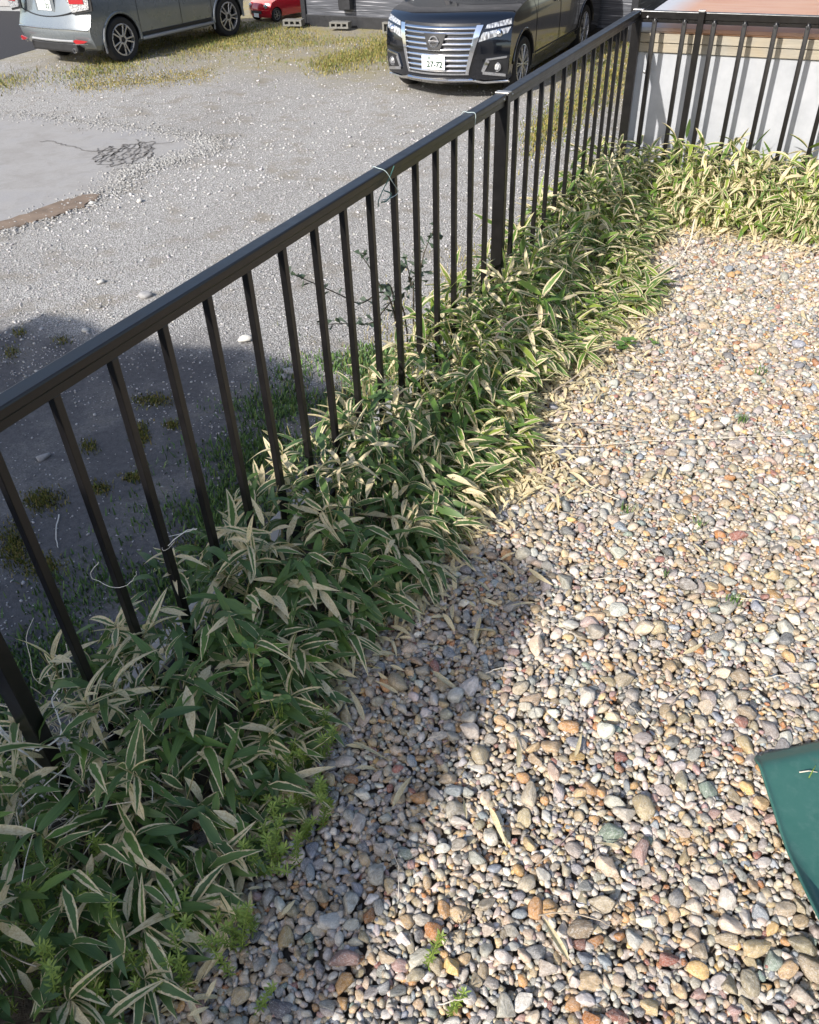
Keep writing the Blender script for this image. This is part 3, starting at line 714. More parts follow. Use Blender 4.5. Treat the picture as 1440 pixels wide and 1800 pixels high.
# dense understorey of small leaves and thin stems, uncountable
und = []
for k in range(10400):
    if k < 6800:
        y = rnd.uniform(.05, 3.75); x = rnd.uniform(-1.0, edge_x(y) + .005)
    else: x = rnd.uniform(-.98, 1.1); y = rnd.uniform(3.66, 4.06)
    h = strip_h(x, y); z = rnd.uniform(.0, .98) * h + .012
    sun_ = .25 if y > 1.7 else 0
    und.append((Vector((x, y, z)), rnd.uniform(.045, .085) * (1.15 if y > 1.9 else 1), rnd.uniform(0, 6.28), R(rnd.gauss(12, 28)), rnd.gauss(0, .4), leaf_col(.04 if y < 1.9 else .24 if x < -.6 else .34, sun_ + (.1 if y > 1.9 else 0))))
for k in range(3600):   # leaves hanging over the outer face of the hedge
    if k < 1900:
        y = rnd.uniform(1.35, 3.7) if k < 1500 else rnd.uniform(.2, 1.4); x = edge_x(y) - abs(rnd.gauss(0, .10)); phi = rnd.gauss(-.2, .8)
    else: x = rnd.uniform(-.6, 1.0); y = 3.70 + abs(rnd.gauss(0, .12)); phi = rnd.gauss(-1.57, .8); y = min(y, 4.05)
    z = strip_h(x, y) * rnd.uniform(.35, 1.12) + .02
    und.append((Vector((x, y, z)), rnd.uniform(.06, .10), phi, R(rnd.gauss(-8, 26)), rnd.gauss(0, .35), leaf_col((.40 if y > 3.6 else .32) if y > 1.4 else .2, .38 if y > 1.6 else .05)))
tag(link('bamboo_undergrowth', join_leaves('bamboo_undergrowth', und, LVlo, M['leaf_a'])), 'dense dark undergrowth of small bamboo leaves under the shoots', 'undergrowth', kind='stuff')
sb = MB()
for k in range(650):
    y = rnd.uniform(.05, 3.9); x = rnd.uniform(-.98, edge_x(y)) if y < 3.66 else rnd.uniform(-.9, .6)
    h = strip_h(x, y) * rnd.uniform(.5, 1.1) + .02; a = Vector((x, y, -.01)); b = a + Vector((rnd.gauss(0, .05), rnd.gauss(0, .05), h))
    sb.tube([a, a.lerp(b, .5) + Vector((rnd.gauss(0, .008), rnd.gauss(0, .008), 0)), b], .0011, 3, caps=False)
tag(sb.build('bamboo_stems', M['stem'], recalc=False), 'mass of thin straw-coloured bamboo stems inside the hedge', 'stems', kind='stuff')

# ------------------------------------------------------------------ dead leaves, twigs, weeds on the pebbles
def zone(p):
    if p.x < -.31 and p.y < 1.5: return 'shaded pebbles close to the hedge'
    if p.x < -.3: return 'sunlit pebbles close to the hedge'
    if p.x > -.02 and p.y < 1.3: return 'sunlit pebbles near the dustpan'
    return 'open sunlit pebbles between hedge and dustpan' if p.y < 1.5 else 'open sunlit pebbles near the far hedge corner'
def dead_col(): return (rnd.uniform(.92, 1.0), rnd.uniform(.3, .6), rnd.random())
lit = []
for k in range(2600):
    if k < 1300:
        y = rnd.uniform(.15, 3.7); x = edge_x(y) + abs(rnd.gauss(0, .055)) - .03
        if y < .75 and rnd.random() < .7: continue
    elif k < 2000:
        x = rnd.uniform(-.65, .5); y = 3.70 - abs(rnd.gauss(0, .11))
    else: y = rnd.uniform(1.6, 2.7); x = edge_x(y) + abs(rnd.gauss(0, .09))
    lit.append((Vector((x, y, .017 + rnd.random() * .008)), rnd.uniform(.025, .06), rnd.uniform(0, 6.28), R(rnd.gauss(2, 6)), rnd.gauss(0, .3), dead_col()))
tag(link('leaf_litter', join_leaves('leaf_litter', lit, LVlo, M['leaf_a'])), 'litter of dry straw-coloured bamboo leaves along the hedge edge', 'leaf litter', kind='stuff')
flat = [leaf_shape(1, rnd.uniform(.11, .17), rnd.uniform(-.1, .2), rnd.uniform(.1, .9), 9, rnd.uniform(-1.4, 1.4), rnd.uniform(-.3, .3)) for _ in range(6)]
flat_me = [fast_mesh('dead_bamboo_leaf', a, b, M['leaf_o'], uv=c) for a, b, c in flat]
dl_px = [(405, 1655), (265, 1722), (620, 1305), (640, 1268), (820, 1440), (860, 1040), (795, 1090), (780, 1140), (900, 1010), (940, 1060), (870, 1110), (960, 960), (845, 1085), (905, 930),
         (760, 1180), (700, 1220), (880, 985), (930, 1000), (1000, 1690), (1090, 1490), (1200, 1150), (1010, 1330), (1170, 820), (1120, 900), (1240, 980), (1410, 545), (1330, 850), (1040, 760),
         (1000, 830), (1060, 690), (980, 870), (1130, 660), (1180, 760), (1260, 620), (860, 1420), (910, 1350), (690, 1420), (560, 1400)]
for i, (px, py) in enumerate(dl_px):
    p = gp(px, py, .02); o = link('dead_bamboo_leaf', flat_me[i % 6]); L = rnd.uniform(.045, .085)
    o.matrix_world = leaf_mat4((p.x, p.y, .021), L, rnd.uniform(0, 6.28), R(rnd.uniform(-2, 7)), rnd.gauss(0, .2)); o.color = (*dead_col(), 1)
    tag(o, 'dry straw-coloured bamboo leaf lying on ' + zone(p), 'leaf', 'dead leaves on the pebbles')
def twig(pts, r, mat, label, group=None, name='twig', side_n=0):
    P = wpts([Vector(p) for p in pts], 5); n_ = len(P)
    mb = MB().tube([p + Vector((rnd.gauss(0, .0012), rnd.gauss(0, .0012), 0)) for p in P], [r * (1 - .6 * i / n_) for i in range(n_)], 5)
    for k in range(side_n):
        i = rnd.randrange(2, n_ - 2); d = Vector((rnd.gauss(0, 1), rnd.gauss(0, 1), abs(rnd.gauss(0, .4)))).normalized() * rnd.uniform(.03, .08)
        mb.tube([P[i], P[i] + d * .5 + Vector((0, 0, .004)), P[i] + d], [r * .5, r * .4, r * .2], 4)
    return tag(mb.build(name, mat, smooth=True), label, 'twig', group)
def gz(px, py, z): p = gp(px, py, z); return (p.x, p.y, z)
twig([gz(1222, 385, .22), gz(1205, 440, .12), gz(1150, 487, .07), gz(1062, 520, .05)], .0022, M['pale_vine'], 'long pale forked stem leaning out of the far hedge corner', name='dead_branch')
twig([gz(1235, 400, .05), gz(1180, 450, .04), gz(1130, 505, .03), gz(1062, 535, .03)], .0018, M['pale_vine'], 'thin pale stem lying beside the forked stem at the hedge corner', name='dead_branch')
twig([gz(868, 600, .20), gz(890, 570, .24), gz(920, 555, .24), gz(968, 552, .22)], .0028, M['twig'], 'grey dead branch arching over the hedge beside the middle post', name='dead_branch', side_n=3)
twig([gz(970, 690, .03), gz(1020, 655, .05), gz(1060, 620, .05), gz(1085, 600, .04)], .0026, M['twig'], 'brown dead branch on the pebbles at the bare hedge gap', name='dead_branch', side_n=4)
twig([gz(940, 745, .02), gz(1010, 742, .025), gz(1075, 745, .022), gz(1120, 752, .02)], .0022, M['twig'], 'straight brown stick lying across the pebbles by the hedge gap', name='dead_branch', side_n=1)
twig([gz(945, 782, .02), gz(1030, 784, .026), gz(1130, 775, .024), gz(1300, 768, .02), gz(1420, 764, .018)], .0014, M['pale_vine'], 'very long thin dry stem lying across the sunlit pebbles', name='dead_branch')
tw_px = [(1010, 1620, .3), (985, 1480, 1.2), (690, 1530, 2.2), (800, 1760, .6), (1200, 1210, 1.3), (1340, 1060, .1), (1130, 1260, 2.6), (1080, 1020, .4), (1180, 905, 2.2), (1400, 960, 2.5), (1290, 800, .6), (1240, 690, 2.9),
         (1090, 780, .2), (1150, 730, 2.4), (1010, 905, .1), (1060, 865, 2.8), (1220, 640, .3), (1350, 700, 2.7), (880, 1180, .6), (930, 1260, 2.0), (770, 1290, 1.1), (840, 940, 2.3), (890, 1040, .9), (1390, 1190, .5), (980, 1100, 2.9), (1310, 590, .2), (1120, 560, .3), (1000, 770, 2.9), (1060, 720, .1), (1110, 690, .5)]
for px, py, a in tw_px:
    p = gp(px, py, .022); L = rnd.uniform(.05, .13); d = Vector((math.cos(a), math.sin(a), 0)) * L / 2; q = Vector((-d.y, d.x, 0)) * rnd.uniform(-.2, .2)
    p.z = .023; twig([p - d, p + q + Vector((0, 0, .004)), p + d], rnd.uniform(.0008, .0015), M['twig'] if rnd.random() < .55 else M['pale_vine'], 'short dry twig lying on ' + zone(p), 'twigs on the pebbles')

def cleaver(x, y, h, lean, label, group, big=1.0):
    o = empty('weed', (x, y, 0)); tag(o, label, 'weed', group)
    pts = [Vector((0, 0, 0)), Vector((lean[0] * .4, lean[1] * .4, h * .55)), Vector((lean[0], lean[1], h))]; P = wpts(pts, 4)
    MB().tube(P, .0009, 4).build('stem', M['weed'], o)
    lm = MB()
    for i in range(1, len(P)):
        n_ = 6; a0 = rnd.uniform(0, 6)
        for k in range(n_):
            an = a0 + k * 2 * math.pi / n_; L = rnd.uniform(.010, .016) * big; w = L * .12
            d = Vector((math.cos(an), math.sin(an), rnd.uniform(.1, .7))).normalized(); s_ = d.cross(Vector((0, 0, 1))).normalized()
            c = P[i]; lm.add([c, c + d * L * .55 + s_ * w, c + d * L, c + d * L * .55 - s_ * w], [(0, 1, 2, 3)])
    lm.build('leaves', M['weed'], o, recalc=False); return o
for k in range(150):
    if k < 60: px, py = rnd.uniform(-20, 200), rnd.uniform(1380, 1800)
    elif k < 120: px, py = rnd.uniform(450, 580), rnd.uniform(1270, 1520)
    else: px, py = rnd.uniform(230, 480), rnd.uniform(1560, 1740)
    hh = rnd.uniform(.05, .16) if k < 60 else rnd.uniform(.03, .09); p = gp(px, py, hh * .6)
    if p.x > -.5: continue
    cleaver(p.x, p.y, hh, (rnd.gauss(0, .02), rnd.gauss(0, .02)), ('tall' if hh > .12 else 'short' if hh < .08 else 'middling') + ' yellow-green whorled weed in the bamboo at the ' + where(p.x, p.y, 'mid').replace('the near', 'near') if k < 60 else ('tall' if hh > .07 else 'short' if hh < .05 else 'middling') + ' yellow-green whorled weed on the pebble edge at the ' + where(p.x, p.y, 'mid').replace('the near', 'near'), 'whorled weeds in the bamboo' if k < 60 else 'whorled weeds at the pebble edge')
for px, py, h, nm in ((750, 1690, .05, 'bright whorled weed standing alone in the sunlit pebbles'), (450, 1770, .03, 'small whorled weed in the shaded pebbles below the dead leaf'), (790, 1775, .02, 'tiny flat whorled weed in the sunlit pebbles')):
    p = gp(px, py, .02); cleaver(p.x, p.y, h, (.01, .03), nm, None, .85)
def broad(x, y, n, L, z, label, mat, group=None):
    o = empty('weed', (x, y, 0)); tag(o, label, 'weed', group)
    for k in range(n):
        an = rnd.uniform(0, 6.28); r_ = rnd.uniform(.2, 1) * L * 1.6; c = Vector((math.cos(an) * r_, math.sin(an) * r_, z * rnd.uniform(.6, 1.2)))
        MB().tube([Vector((0, 0, 0)), c * .6 + Vector((0, 0, z * .3)), c], .0008, 4).build('stem', M['weed'], o)
        mb = MB(); N = 10; d = rnd.uniform(0, 6.28); ring_ = [c + Vector((math.cos(d + t_ * 6.283 / N) * L * .55 * (1 if t_ % 5 else 1.3), math.sin(d + t_ * 6.283 / N) * L * .42, rnd.gauss(0, .002))) for t_ in range(N)]
        mb.add([c + Vector((0, 0, -.003))] + ring_, [(0, 1 + i, 1 + (i + 1) % N) for i in range(N)]); mb.build('leaf', mat, o, recalc=False, smooth=True)
for px, py, n_, L, z, lb in ((1100, 600, 7, .03, .04, 'broad-leaved green weed at the bare edge of the hedge'), (1150, 600, 3, .016, .02, 'small broad-leaved sprout in the pebbles beside the green weed'), (440, 1170, 6, .022, .20, 'bright clover among the dark bamboo leaves'), (480, 1225, 5, .022, .16, 'yellowish clover low among the drooping bamboo leaves'), (520, 1010, 4, .02, .2, 'pale clover in the middle of the hedge')):
    p = gp(px, py, z); broad(p.x, p.y, n_, L, z, lb, M['weed2'])
def tuft(x, y, n, h, mat, label, group=None, name='grass_tuft'):
    mb = MB()
    for k in range(n):
        an = rnd.uniform(0, 6.28); ln = abs(rnd.gauss(0, .6)); d = Vector((math.cos(an) * ln, math.sin(an) * ln, 1)).normalized() * h * rnd.uniform(.5, 1.1); b = Vector((x + rnd.gauss(0, h * .3), y + rnd.gauss(0, h * .3), .01)); s_ = Vector((-math.sin(an), math.cos(an), 0)) * .0012
        m_ = b + d * .55 + Vector((0, 0, h * .1)); mb.add([b - s_, b + s_, m_ + s_ * .8, m_ - s_ * .8, b + d], [(0, 1, 2, 3), (3, 2, 4)])
    tag(mb.build(name, mat, recalc=False), label, 'grass', group)
for px, py, n_ in ((1335, 655, 26), (1305, 740, 30), (1288, 1062, 26), (1098, 900, 22), (1225, 925, 12), (1165, 1010, 10)):
    p = gp(px, py, .01); tuft(p.x, p.y, n_, .028, M['weed2'], 'thin green grass tuft growing through the pebbles', 'grass tufts in the pebbles')

# dried roots and vines around the near post
vb = MB()
for k in range(210):
    x = rnd.uniform(-1.02, -.84); y = rnd.uniform(.18, .62); a = Vector((x, y, rnd.uniform(0, .16))); pts = [a]; d = Vector((rnd.gauss(0, 1), rnd.gauss(0, 1), rnd.gauss(0, .5))).normalized()
    for j in range(5):
        d = (d + Vector((rnd.gauss(0, .45), rnd.gauss(0, .45), rnd.gauss(0, .3)))).normalized(); q = pts[-1] + d * rnd.uniform(.025, .05); q.z = min(max(q.z, .005), .2); pts.append(q)
    vb.tube(wpts(pts, 3), rnd.uniform(.0006, .0013), 4, caps=False)
tag(vb.build('dry_tangle', M['pale_vine'], recalc=False), 'tangle of dry roots and grass around the near fence post', 'dry grass', kind='stuff')
pz = PY0 - SP
twig([(FX - .05, pz - .03, .30), (FX - .01, pz - .035, .245), (FX + .022, pz - .02, .215), (FX + .032, pz + .02, .215), (FX + .012, pz + .04, .26), (FX + .02, pz + .055, .28)], .0022, M['white_vine'], 'bleached white vine hooked around the near fence post', name='vine')
twig([(FX - .02, pz - .04, .26), (FX + .03, pz - .03, .18), (FX + .05, pz + .0, .12), (FX + .06, pz + .015, .06), (FX + .075, pz - .01, .01)], .0018, M['white_vine'], 'pale vine stem hanging down past the near fence post', name='vine')
twig([(FX + .012, .80, .34), (FX + .03, .83, .355), (FX + .03, .86, .34), (FX + .0, .85, .325), (FX - .02, .82, .33), (FX + .01, .79, .335), (FX + .035, .80, .36)], .0009, M['white_vine'], 'curled dry tendril around a picket above the bamboo', name='tendril')
twig([(FX - .01, .67, .40), (FX - .03, .66, .37), (FX + .0, .675, .34), (FX + .03, .69, .355), (FX + .035, .70, .37)], .0008, M['white_vine'], 'thin round tendril loop on the picket beside the near post', name='tendril')

# leafy branches of a shrub growing outside the fence
def shrub():
    o = empty('shrub', (-1.14, 2.15, LOT)); tag(o, 'thin dark-leaved shrub growing through the fence beside the middle post', 'shrub')
    tips = [((-1.13, 2.15, .10), (-1.16, 1.95, .28), (-1.20, 1.70, .46)), ((-1.13, 2.15, .10), (-1.13, 2.05, .30), (-1.15, 1.98, .42)), ((-1.12, 2.2, .08), (-1.15, 2.0, .19), (-1.2, 1.80, .27)), ((-1.12, 2.25, .08), (-1.10, 2.2, .24), (-1.08, 2.13, .36)), ((-1.12, 2.3, .08), (-1.1, 2.28, .28), (-1.06, 2.30, .40))]
    for T in tips:
        P = wpts([Vector((-1.14, 2.15, LOT))] + [Vector(t_) for t_ in T], 8); P = [p - Vector((-1.14, 2.15, LOT)) for p in P]
        MB().tube(P, [.004 * (1 - .75 * i / len(P)) for i in range(len(P))], 5).build('branch', M['darktwig'], o)
        for i in range(9, len(P)):
            for k in range(rnd.choice((1, 2, 2))):
                L = rnd.uniform(.016, .03); c = P[i] + Vector((rnd.gauss(0, .012), rnd.gauss(0, .012), rnd.gauss(0, .01))); d = Vector((rnd.gauss(0, 1), rnd.gauss(0, 1), rnd.gauss(0, .5))).normalized(); s_ = d.orthogonal().normalized()
                MB().add([P[i], c + d * L * .4 + s_ * L * .28, c + d * L, c + d * L * .4 - s_ * L * .28], [(0, 1, 2, 3)]).build('leaf', M['dark_leaf'], o, recalc=False)
shrub()
p = gp(622, 712, LOT + .1)
twig([(p.x + .05, p.y + .02, LOT), (p.x + .0, p.y - .02, LOT + .09), (p.x - .05, p.y - .02, LOT + .2), (p.x - .07, p.y - .0, LOT + .25)], .006, M['darktwig'], 'bare dark twig standing in the lot grass below the fence', name='bare_twig', side_n=2)

# ------------------------------------------------------------------ lot: loose stones and grass
N = 26000
px_ = rng.uniform(-60, 1120, N); py_ = rng.uniform(60, 1150, N) ** 1.0
G = np.array([gp(a, b, LOT)[:] for a, b in zip(px_, py_)])
dist = np.linalg.norm(G[:, :2], axis=1)
cl = np.sin(G[:, 0] * 1.7 + 1.3) * np.sin(G[:, 1] * 1.3 + .4) + rng.normal(0, .6, N)
def inpoly(P, poly):
    x, y = P[:, 0], P[:, 1]; c = np.zeros(len(P), bool); j = len(poly) - 1
    for i in range(len(poly)):
        xi, yi = poly[i]; xj, yj = poly[j]
        c ^= ((yi > y) != (yj > y)) & (x < (xj - xi) * (y - yi) / (yj - yi + 1e-12) + xi); j = i
    return c
keep = (cl > -.9) & (G[:, 0] < -1.25) & (G[:, 1] < 15) & ~inpoly(G, poly) & (G[:, 0] > -13.4)
dark = (G[:, 1] < 3.0)
keep &= ~(dark & (rng.random(N) < .8))
G = G[keep]; dist = dist[keep]; n = len(G)
s_ = np.clip(rng.lognormal(math.log(.0062), .32, n), .004, .015) * np.clip(dist / 6, .7, 1.6)
edge_d = np.exp(-((G[:, 0] + 6.2) / .55) ** 2) * (G[:, 1] > 5) * (G[:, 1] < 8.6)
g_ = np.clip(rng.normal(.42, .07, n) + .12 * edge_d, .12, .55)
cols = np.stack([g_ * 1.02, g_ * rng.uniform(.96, 1.0, n), g_ * rng.uniform(.90, .99, n)], 1)
scl = np.stack([s_ * rng.uniform(.9, 1.4, n), s_, s_ * rng.uniform(.5, .8, n)], 1); G[:, 2] = LOT + scl[:, 2] * .35
tag(link('gravel', scatter_rocks('gravel', G, scl, rot_mats(rng.uniform(0, 6.28, n), rng.normal(0, .3, n), rng.normal(0, .3, n)), cols, var0, F0, M['attr_rock'])), 'loose grey crushed stone scattered over the parking lot', 'gravel', kind='stuff')
n = 5200; seg = rng.integers(0, 24, n); A_ = np.array(poly); f_ = rng.random(n)[:, None]
E_ = A_[seg] * (1 - f_) + A_[(seg + 1)] * f_ + rng.normal(0, .13, (n, 2)); s_ = np.clip(rng.lognormal(math.log(.008), .35, n), .004, .02)
g_ = np.clip(rng.normal(.36, .07, n), .15, .55); E_ = np.concatenate([E_, np.full((n, 1), LOT + .008)], 1)
tag(link('edge_grit', scatter_rocks('edge_grit', E_, np.stack([s_ * 1.2, s_, s_ * .6], 1), rot_mats(rng.uniform(0, 6.28, n), rng.normal(0, .3, n), rng.normal(0, .3, n)), np.stack([g_ * 1.03, g_, g_ * .94], 1), var0, F0, M['attr_rock'])), 'pale grit spilling over the edge of the tarmac patch', 'gravel', kind='stuff')
M['rock_w'] = simple('pale stone', (.52, .50, .45), .85, var=.2, vscale=30, bump=.3); M['rock_g'] = simple('grey stone', (.30, .29, .28), .85, var=.2, vscale=30, bump=.3)
for i, (a, b, s_, w, lb) in enumerate(((430, 598, .05, 1, 'large pale stone lying on the gravel just past the shadow edge'), (510, 655, .04, 0, 'grey stone lying inside the shadow in the grass behind the fence'), (500, 663, .028, 0, 'smaller grey stone beside the grey stone in the shadow'), (178, 497, .032, 1, 'pale stone on the gravel in front of the dark shadow'), (150, 582, .03, 1, 'pale stone lying in the shaded gravel'), (162, 358, .03, 1, 'pale stone on the brown earth strip'), (245, 355, .035, 1, 'white stone lying beyond the tarmac patch edge'), (76, 806, .035, 0, 'dark stone on the bare ground between the near pickets'), (258, 522, .05, 0, 'flat grey stone half sunk in the sunlit gravel'))):
    p = gp(a, b, LOT); me = fast_mesh('stone', rock_shape(V1, 800 + i, 6, .2) * np.array([s_ * 1.3, s_, s_ * .6]), F1, M['rock_w'] if w else M['rock_g']); o = link('stone', me); o.location = (p.x, p.y, LOT + s_ * .25); o.rotation_euler.z = rnd.uniform(0, 6); tag(o, lb, 'stone')

def grass(name, pts, hmin, hmax, pal, w, label):
    n = len(pts); A = np.asarray(pts); ang = rng.uniform(0, 6.28, n); ln = np.abs(rng.normal(0, .7, n)); h = rng.uniform(hmin, hmax, n)
    D = np.stack([np.cos(ang) * ln, np.sin(ang) * ln, np.ones(n)], 1); D /= np.linalg.norm(D, axis=1)[:, None]; D *= h[:, None]
    S = np.stack([-np.sin(ang), np.cos(ang), np.zeros(n)], 1) * (w * rng.uniform(.6, 1.4, n))[:, None]
    mid = A + D * .5 + np.array([0, 0, 1]) * (h * .12)[:, None]
    V = np.stack([A - S, A + S, mid + S * .7, mid - S * .7, A + D, A + D * 1.001], 1).reshape(-1, 3)
    base = np.arange(n)[:, None] * 6; Fc = np.concatenate([base + np.array([[0, 1, 2, 3]]), base + np.array([[3, 2, 4, 5]])], 0)
    pc = np.array(pal)[rng.integers(0, len(pal), n)] * rng.uniform(.7, 1.25, (n, 1))
    tag(link(name, fast_mesh(name, V, Fc, M['attr'], col=np.repeat(pc, 6, 0), smooth=False)), label, 'grass', kind='stuff')
GREEN = [(.09, .17, .05), (.12, .21, .055), (.15, .22, .06), (.07, .14, .045)]
YEL = [(.20, .19, .04), (.26, .22, .05), (.15, .17, .04), (.30, .25, .08)]
DRY = [(.36, .27, .10), (.30, .24, .11), (.26, .22, .07)]
pts = []
for k in range(26000):
    y = rnd.uniform(.5, 4.4); x = -2.36 + rnd.gauss(0, .25) - .12 * math.sin(y * 2.3)
    if math.sin(x * 9 + y * 4) + math.sin(y * 11 - x * 5) + rnd.gauss(0, .8) < -.5: continue
    pts.append((x, y, LOT))
grass('verge_grass', pts, .014, .055, GREEN, .0042, 'green grass verge on the lot below the fence')
pts = []
for k in range(5000):
    y = rnd.uniform(3.6, 6.4); x = -2.30 + rnd.gauss(0, .28) + .05 * (y - 3.5)
    if math.sin(x * 9 + y * 4) + rnd.gauss(0, .9) < .0: continue
    pts.append((x, y, LOT))
grass('dry_verge_grass', pts, .015, .05, YEL + DRY, .003, 'yellowish dry grass on the sunlit lot below the middle post')
pts = []
for (a, b, wx, wy, n_) in ((270, 705, 36, 11, 500), (250, 765, 16, 22, 420), (302, 748, 13, 8, 200), (155, 786, 18, 12, 220), (75, 880, 36, 20, 750), (175, 860, 22, 12, 260), (235, 840, 24, 10, 260), (25, 960, 30, 40, 900), (75, 1000, 40, 24, 600), (20, 620, 16, 12, 160), (35, 585, 14, 10, 140), (110, 600, 18, 10, 120), (330, 960, 30, 18, 160)):
    for k in range(n_):
        p = gp(a + rnd.gauss(0, wx * .5), b + rnd.gauss(0, wy * .5), LOT); pts.append((p.x, p.y, LOT))
grass('moss_patches', pts, .008, .03, [(.13, .14, .025), (.17, .16, .03), (.10, .12, .03), (.22, .17, .05)], .003, 'low yellow-green moss clumps on the bare shaded ground')
pts = []
for k in range(30000):
    x = rnd.uniform(-13.6, -3.2); y = rnd.gauss(14.9, 1.05)
    if y > 16.2 or y < 10.5: continue
    if math.sin(x * 1.9 + y) + math.sin(y * 2.7 - x * .7) + rnd.gauss(0, .7) < -.15: continue
    pts.append((x, y, LOT))
for k in range(16000):
    y = rnd.uniform(8.8, 15.6); x = -11.0 + rnd.gauss(0, .5) - .08 * (14.5 - y) - (max(0, 11.2 - y) * .6)
    if math.sin(x * 3 + y * 2) + rnd.gauss(0, .8) < -.3: continue
    pts.append((x, y, LOT))
pts_a = pts; pts = []
for k in range(3800):
    f = rnd.random(); p = gp(130 + 240 * f + rnd.gauss(0, 12), 152 - 22 * f + rnd.gauss(0, 7), LOT); pts.append((p.x, p.y, LOT))
grass('dry_lot_grass', pts, .008, .028, DRY + DRY + YEL, .006, 'low brown dried grass strip in front of the silver car')
pts = pts_a
for k in range(5000):
    f = rnd.random(); p = gp(560 + 130 * f + rnd.gauss(0, 14), 118 - 35 * f + rnd.gauss(0, 9), LOT); pts.append((p.x, p.y, LOT))
for k in range(6000):
    f = rnd.random(); p = gp(930 + 170 * f + rnd.gauss(0, 10), 250 - 130 * f + rnd.gauss(0, 20), LOT); pts.append((p.x, p.y, LOT))
grass('lot_grass', pts, .02, .06, YEL + YEL + DRY + [(.10, .15, .035), (.12, .17, .04)], .005, 'short yellow-green grass along the parked cars and the dark building')
# bleached stalk on the bare ground
twig([gz(104, 905, LOT + .01), gz(98, 935, LOT + .01), gz(102, 963, LOT + .01)], .004, M['white_vine'], 'white bent stalk lying on the bare dark ground', name='dry_stalk')

# ================================================================== BUILDINGS BEHIND
def siding_mat():
    t = NT('dark stone-look siding'); v = t.coord('Object', (1.5, 1.5, 48)); n = t.noise(v, 1, 2, .5); b = t.noise(t.coord('Object', (1.4, 1.4, 60)), 1, 2)
    c = t.ramp(n, [(.35, (.032, .035, .043)), (.54, (.062, .066, .078)), (.62, (.11, .115, .13)), (.68, (.36, .36, .38))])
    c = t.mix(t.math('MULTIPLY', t.ramp(b, [(.5, 0), (.7, 1)]), .35), c, (.15, .155, .17))
    t.set(col=c, rough=.6); t.bump(n, .6, .02); return t.m
dk = simple('dark metal', (.02, .021, .024), .4, var=.2); gm = simple('grey metal panel', (.27, .275, .28), .45, var=.1, vscale=4); wm = simple('white render wall', (.62, .61, .58), .8, var=.06, vscale=3, bump=.1)
glass = NT('window glass').set(col=(.02, .025, .03), rough=.05, spec=.8).m
def building(name, label, x0, x1, y, depth, h, wmat, rz=0, roofm=None):
    o = empty(name, (x0, y, LOT), rz); tag(o, label, 'building'); w = x1 - x0
    MB().box((w / 2, depth / 2, h / 2), (w, depth, h), bev=.01).build('wall', wmat, o)
    MB().box((w / 2, depth / 2, h + .12), (w + .6, depth + .6, .24), bev=.02).build('roof', roofm or dk, o); return o
bA = building('house', 'house with dark stone-look horizontal siding behind the black minivan', -10.22, -3.55, 16.05, 8, 5.6, siding_mat(), R(-1.5))
MB().box((3.335, -.012, .10), (6.69, .05, .2), bev=.005).build('plinth', dk, bA)
MB().box((.03, -.02, 2.8), (.10, .07, 5.6), bev=.01).build('corner_trim', dk, bA)
MB().box((6.62, -.02, 2.8), (.12, .06, 5.6), bev=.01).build('corner_trim', dk, bA)
mt = MB().box((.98 + .08, -.10, .60), (.26, .16, .56), bev=.015).build('meter_box', dk, bA)
MB().box((.98 + .06, -.185, .66), (.12, .012, .12), bev=.003).build('meter_window', gm, mt)
for k in range(2):
    wq = MB().box((2.6 + k * 2.2, -.03, 2.6), (1.3, .06, 1.1), bev=.01).build('window', dk, bA); MB().box((2.6 + k * 2.2, -.064, 2.6), (1.18, .01, .98)).build('pane', glass, wq)
bB = building('house', 'pale grey house standing behind the red car', -16.0, -10.6, 19.2, 7, 5.2, simple('pale grey wall', (.50, .49, .46), .8, var=.07, vscale=2), 0, gm)
MB().box((4.4, -.04, 2.0), (1.6, .06, 1.2), bev=.01).build('window', dk, bB); MB().box((3.6, -.03, 1.4), (.06, .05, 2.8)).build('downpipe', gm, bB)
gate = empty('low_gate', (-11.9, 17.35, LOT)); tag(gate, 'low dark metal gate between the red car and the dark house', 'gate')
MB().box((.85, 0, .42), (1.7, .03, .60), bev=.004).build('panel', simple('dark gate sheet', (.07, .075, .08), .5), gate)
for x in (.02, .62, 1.68): MB().box((x, -.02, .40), (.05, .05, .80), bev=.004).build('post', dk, gate)
MB().box((.85, -.02, .765), (1.72, .05, .05), bev=.004).build('top_rail', dk, gate)
bC = building('house', 'house with pale horizontal boards at the far end of the road', -24.0, -17.35, 15.6, 8, 5.2, gm, R(6), dk)
for k in range(22): MB().box((3.32, -.012, .2 + k * .21), (6.6, .022, .19), bev=.004).build('board', simple('pale board', (.30, .29, .285), .7, var=.1) if k == 0 else bpy.data.materials['pale board'], bC)
gt = empty('slatted_gate', (-17.25, 16.2, LOT), R(6)); tag(gt, 'grey slatted metal gate beside the far house', 'gate')
MB().box((.75, .03, .36), (1.5, .03, .68), bev=.004).build('panel', gm, gt)
for k in range(13): MB().box((.06 + k * .115, .0, 1.2), (.06, .03, 1.0), bev=.003).build('slat', simple('pale slat', (.42, .42, .42), .5) if k == 0 else bpy.data.materials['pale slat'], gt)
for x in (-.05, 1.55): MB().box((x, 0, .9), (.10, .10, 1.8), bev=.006).build('post', gm, gt)
MB().box((.75, .0, 1.73), (1.5, .05, .05)).build('top_rail', gm, gt)
dr = empty('storage_cabinet', (-15.55, 16.3, LOT), R(6)); tag(dr, 'pale blue-grey steel storage cabinet beside the slatted gate', 'cabinet')
MB().box((.6, .3, .95), (1.2, .6, 1.9), bev=.01).build('body', simple('pale steel', (.24, .27, .31), .45, var=.06), dr)
